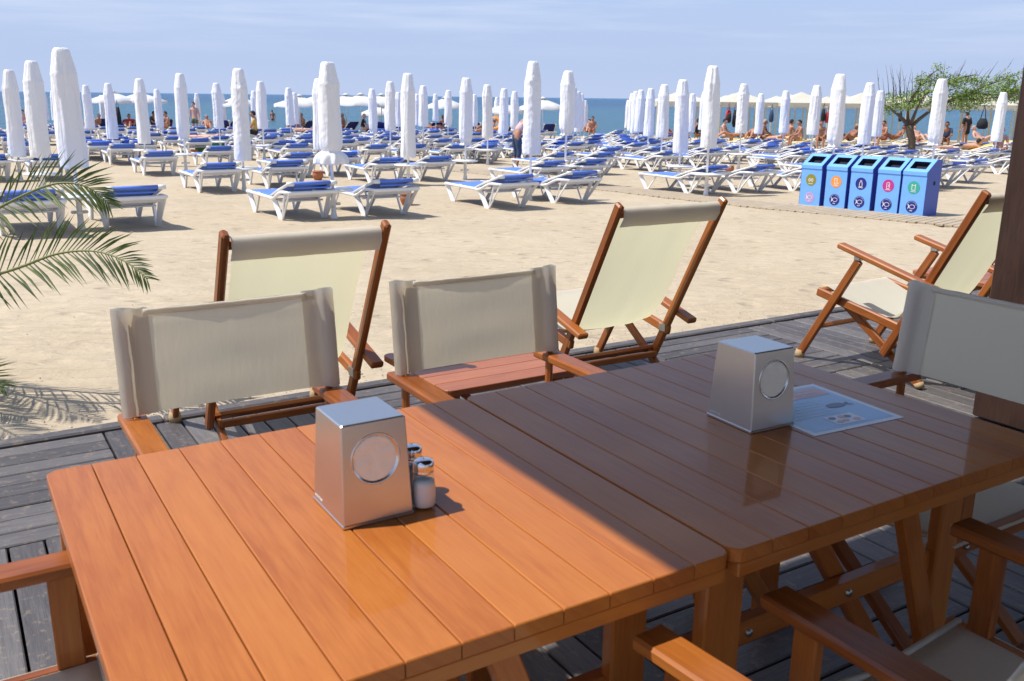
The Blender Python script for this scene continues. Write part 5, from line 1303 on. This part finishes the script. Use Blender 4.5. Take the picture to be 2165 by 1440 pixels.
def put_person(pose, x, y, z, rz, label, skin='skin_a', hair='hair_dark', wear=(('trunks', 'black'),), group='people sunbathing on the beach', scale=1.0):
    t_ = thing('person', label, 'person', (x, y, z), rz, group); t_.scale = (scale,) * 3
    if pose not in cacheP: cacheP[pose] = person_parts(pose)
    body, hb, R = cacheP[pose]
    key = (pose, skin)
    if key not in cacheG:
        o = body.build('body', [skin, 'hair_dark'], t_); cacheG[key] = o.data
    else: o = bpy.data.objects.new('body', cacheG[key]); C.objects.link(o); o.parent = t_
    key = (pose, 'hair', hair)
    if key not in cacheG: cacheG[key] = hb.build('hair', hair, t_).data
    else: o = bpy.data.objects.new('hair', cacheG[key]); C.objects.link(o); o.parent = t_
    for kind, col in wear:
        key = (pose, kind, col); nm = {'trunks': 'swimwear', 'band': 'swimwear', 'shorts': 'shorts', 'trousers': 'trousers', 'shirt': 'shirt', 'robe': 'robe'}[kind]
        if key not in cacheG: cacheG[key] = garment(pose, kind).build(nm, col, t_).data
        else: o = bpy.data.objects.new(nm, cacheG[key]); C.objects.link(o); o.parent = t_
    return t_
def pxpos(px, Y): r = ray(px, 240); return r.x / r.y * Y
put_person('stand', pxpos(411, 47.5), 47.5, zg(47.5), radians(165), 'bare-chested man in dark green shorts standing among the loungers', 'skin_b', 'hair_dark', (('shorts', 'khaki'),), None)
put_person('bend', pxpos(1092, 24.2), 24.2, zg(24.2), radians(-70), 'man in pale pink shirt and dark jeans stooping behind the wrinkled parasol', 'skin_a', 'hair_dark', (('trousers', 'denim'), ('shirt', 'pink')), None)
put_person('sit', pxpos(540, 36), 36, zg(36) + .10, radians(100), 'dark-haired woman in yellow top and black skirt sitting up on a lounger', 'skin_a', 'hair_dark', (('shirt', 'gold'), ('shorts', 'black')), None, 1.05)
put_person('stand', pxpos(2047, 44.5), 44.5, zg(44.5), radians(20), 'woman in long black robe standing under the cream tents', 'skin_a', 'hair_dark', (('robe', 'black'),), None, .97)
put_person('prone', pxpos(2040, 33.6), 33.6, zg(33.6) - .02, radians(-88), 'sunbather lying face down on a yellow lounger right of the tree', 'skin_b', 'hair_dark', (('trunks', 'black'),), None)
put_person('sit', pxpos(2122, 31), 31, zg(31) - .05, radians(170), 'elderly fair-haired woman sitting between the last parasol and the dark post', 'skin_b', 'hair_grey', (('trunks', 'white'), ('band', 'white')), None)
put_person('lie', pxpos(420, 33.5), 33.5, zg(33.5) + .02, radians(75), 'sunbather stretched out on a lounger above the green towel', 'skin_b', 'hair_dark', (('trunks', 'denim'),), None)
FOLK = [('recline', 195, 50, 'skin_a', 'red', 'sunbather with red swimwear leaning back at far left'), ('lie', 165, 50, 'skin_a', 'black', 'sunbather lying left of the first small distant parasol'), ('recline', 270, 49, 'skin_a', 'red', 'person in red reclining under the leftmost open parasols'), ('sit', 50, 50, 'skin_b', 'denim', 'pale person sitting between the two leftmost large parasols'), ('sit', 322, 50, 'skin_c', 'black', 'dark-clothed person sitting right of a small distant parasol at left'), ('sit', 353, 49, 'skin_a', 'black', 'woman with dark swimwear sitting up left of the standing man'), ('recline', 437, 49, 'skin_a', 'red', 'person leaning back just right of the standing man'), ('stand', 576, 88, 'skin_a', 'black', 'person standing in the shallow water left of centre'), ('sit', 640, 51, 'skin_a', 'black', 'person sitting under the open parasol left of the frilled one'), ('lie', 638, 46, 'skin_b', 'denim', 'sunbather lying on a distant lounger left of the frilled parasol'), ('sit', 727, 51, 'skin_a', 'red', 'person sitting just right of the frilled parasol'), ('sit', 766, 49, 'skin_b', 'black', 'person in dark shirt sitting on a blue lounger left of centre'), ('recline', 805, 50, 'skin_b', 'teal_green', 'person with green swimwear leaning back under an open parasol'), ('recline', 914, 50, 'skin_a', 'red', 'sunbather leaning back at centre near the water'), ('sit', 938, 51, 'skin_c', 'black', 'tanned person sitting at centre near the water'), ('lie', 1015, 49, 'skin_a', 'denim', 'sunbather lying far off left of the stooping man'),
        ('recline', 1243, 52, 'skin_b', 'black', 'left one of two people sitting by the open water'), ('sit', 1254, 51, 'skin_a', 'red', 'right one of two people sitting by the open water'),
        ('recline', 1425, 43, 'skin_a', 'red', 'sunbather in red swimwear left of the wide loose parasol'), ('sit', 1474, 43, 'skin_c', 'black', 'dark figure sitting right of the wide loose parasol'), ('sit', 1530, 42, 'skin_b', 'sky_blue', 'person with light blue cloth sitting right of the tall parasol'), ('recline', 1552, 41.5, 'skin_a', 'gold', 'sunbather with raised knees on a yellow lounger by the tents'), ('recline', 1595, 41, 'skin_a', 'black', 'sunbather leaning back between two small parasols on the right'), ('sit', 1615, 41, 'skin_c', 'black', 'tall-sitting tanned person between two small parasols'), ('prone', 1640, 40.5, 'skin_b', 'black', 'sunbather lying face down near the yellow pads'), ('sit', 1672, 42, 'skin_a', 'red', 'person sitting left of the yellow pads under the tents'), ('sit', 1697, 39.5, 'skin_a', 'gold', 'tanned man sitting hunched on the bright yellow lounger'), ('sit', 1738, 39.5, 'skin_a', 'black', 'tanned person seen from behind right of a closed parasol'), ('recline', 1752, 41, 'skin_c', 'red', 'sunbather leaning back left of the ragged-hem parasol'), ('recline', 1803, 40, 'skin_c', 'black', 'tanned sunbather between the ragged and the slanting parasol'), ('sit', 1875, 42, 'skin_a', 'red', 'person sitting left of the tree trunk under the tents'), ('recline', 1896, 42, 'skin_c', 'gold', 'sunbather leaning back just left of the tree trunk'), ('recline', 1948, 41, 'skin_b', 'red', 'sunbather with red cloth just right of the tree trunk'), ('sit', 1972, 43, 'skin_b', 'denim', 'person sitting left of the parasol in front of the tree'), ('sit', 2006, 40, 'skin_c', 'denim', 'person in dark blue top sitting right of the tree parasol'), ('recline', 2085, 40, 'skin_b', 'gold', 'sunbather on a cream lounger under the hanging bag'), ('lie', 1570, 45, 'skin_a', 'black', 'sunbather lying flat below the red hanging bag'), ('recline', 1030, 50, 'skin_c', 'gold', 'sunbather near the orange swim ring')]
for pose, px, Y, sk, col, lab in FOLK:
    wear = (('trunks', col), ('band', col)) if col in ('red', 'black', 'gold') else (('trunks', col),)
    if 'top' in lab or 'shirt' in lab or 'clothed' in lab or 'dark figure' in lab or 'in red' in lab: wear = (('shirt', col),)
    put_person(pose, pxpos(px, Y), Y, zg(Y) + (0 if pose == 'stand' else .04), radians(random.uniform(60, 300)), lab, sk, random.choice(['hair_dark', 'hair_dark', 'hair_grey']), wear)
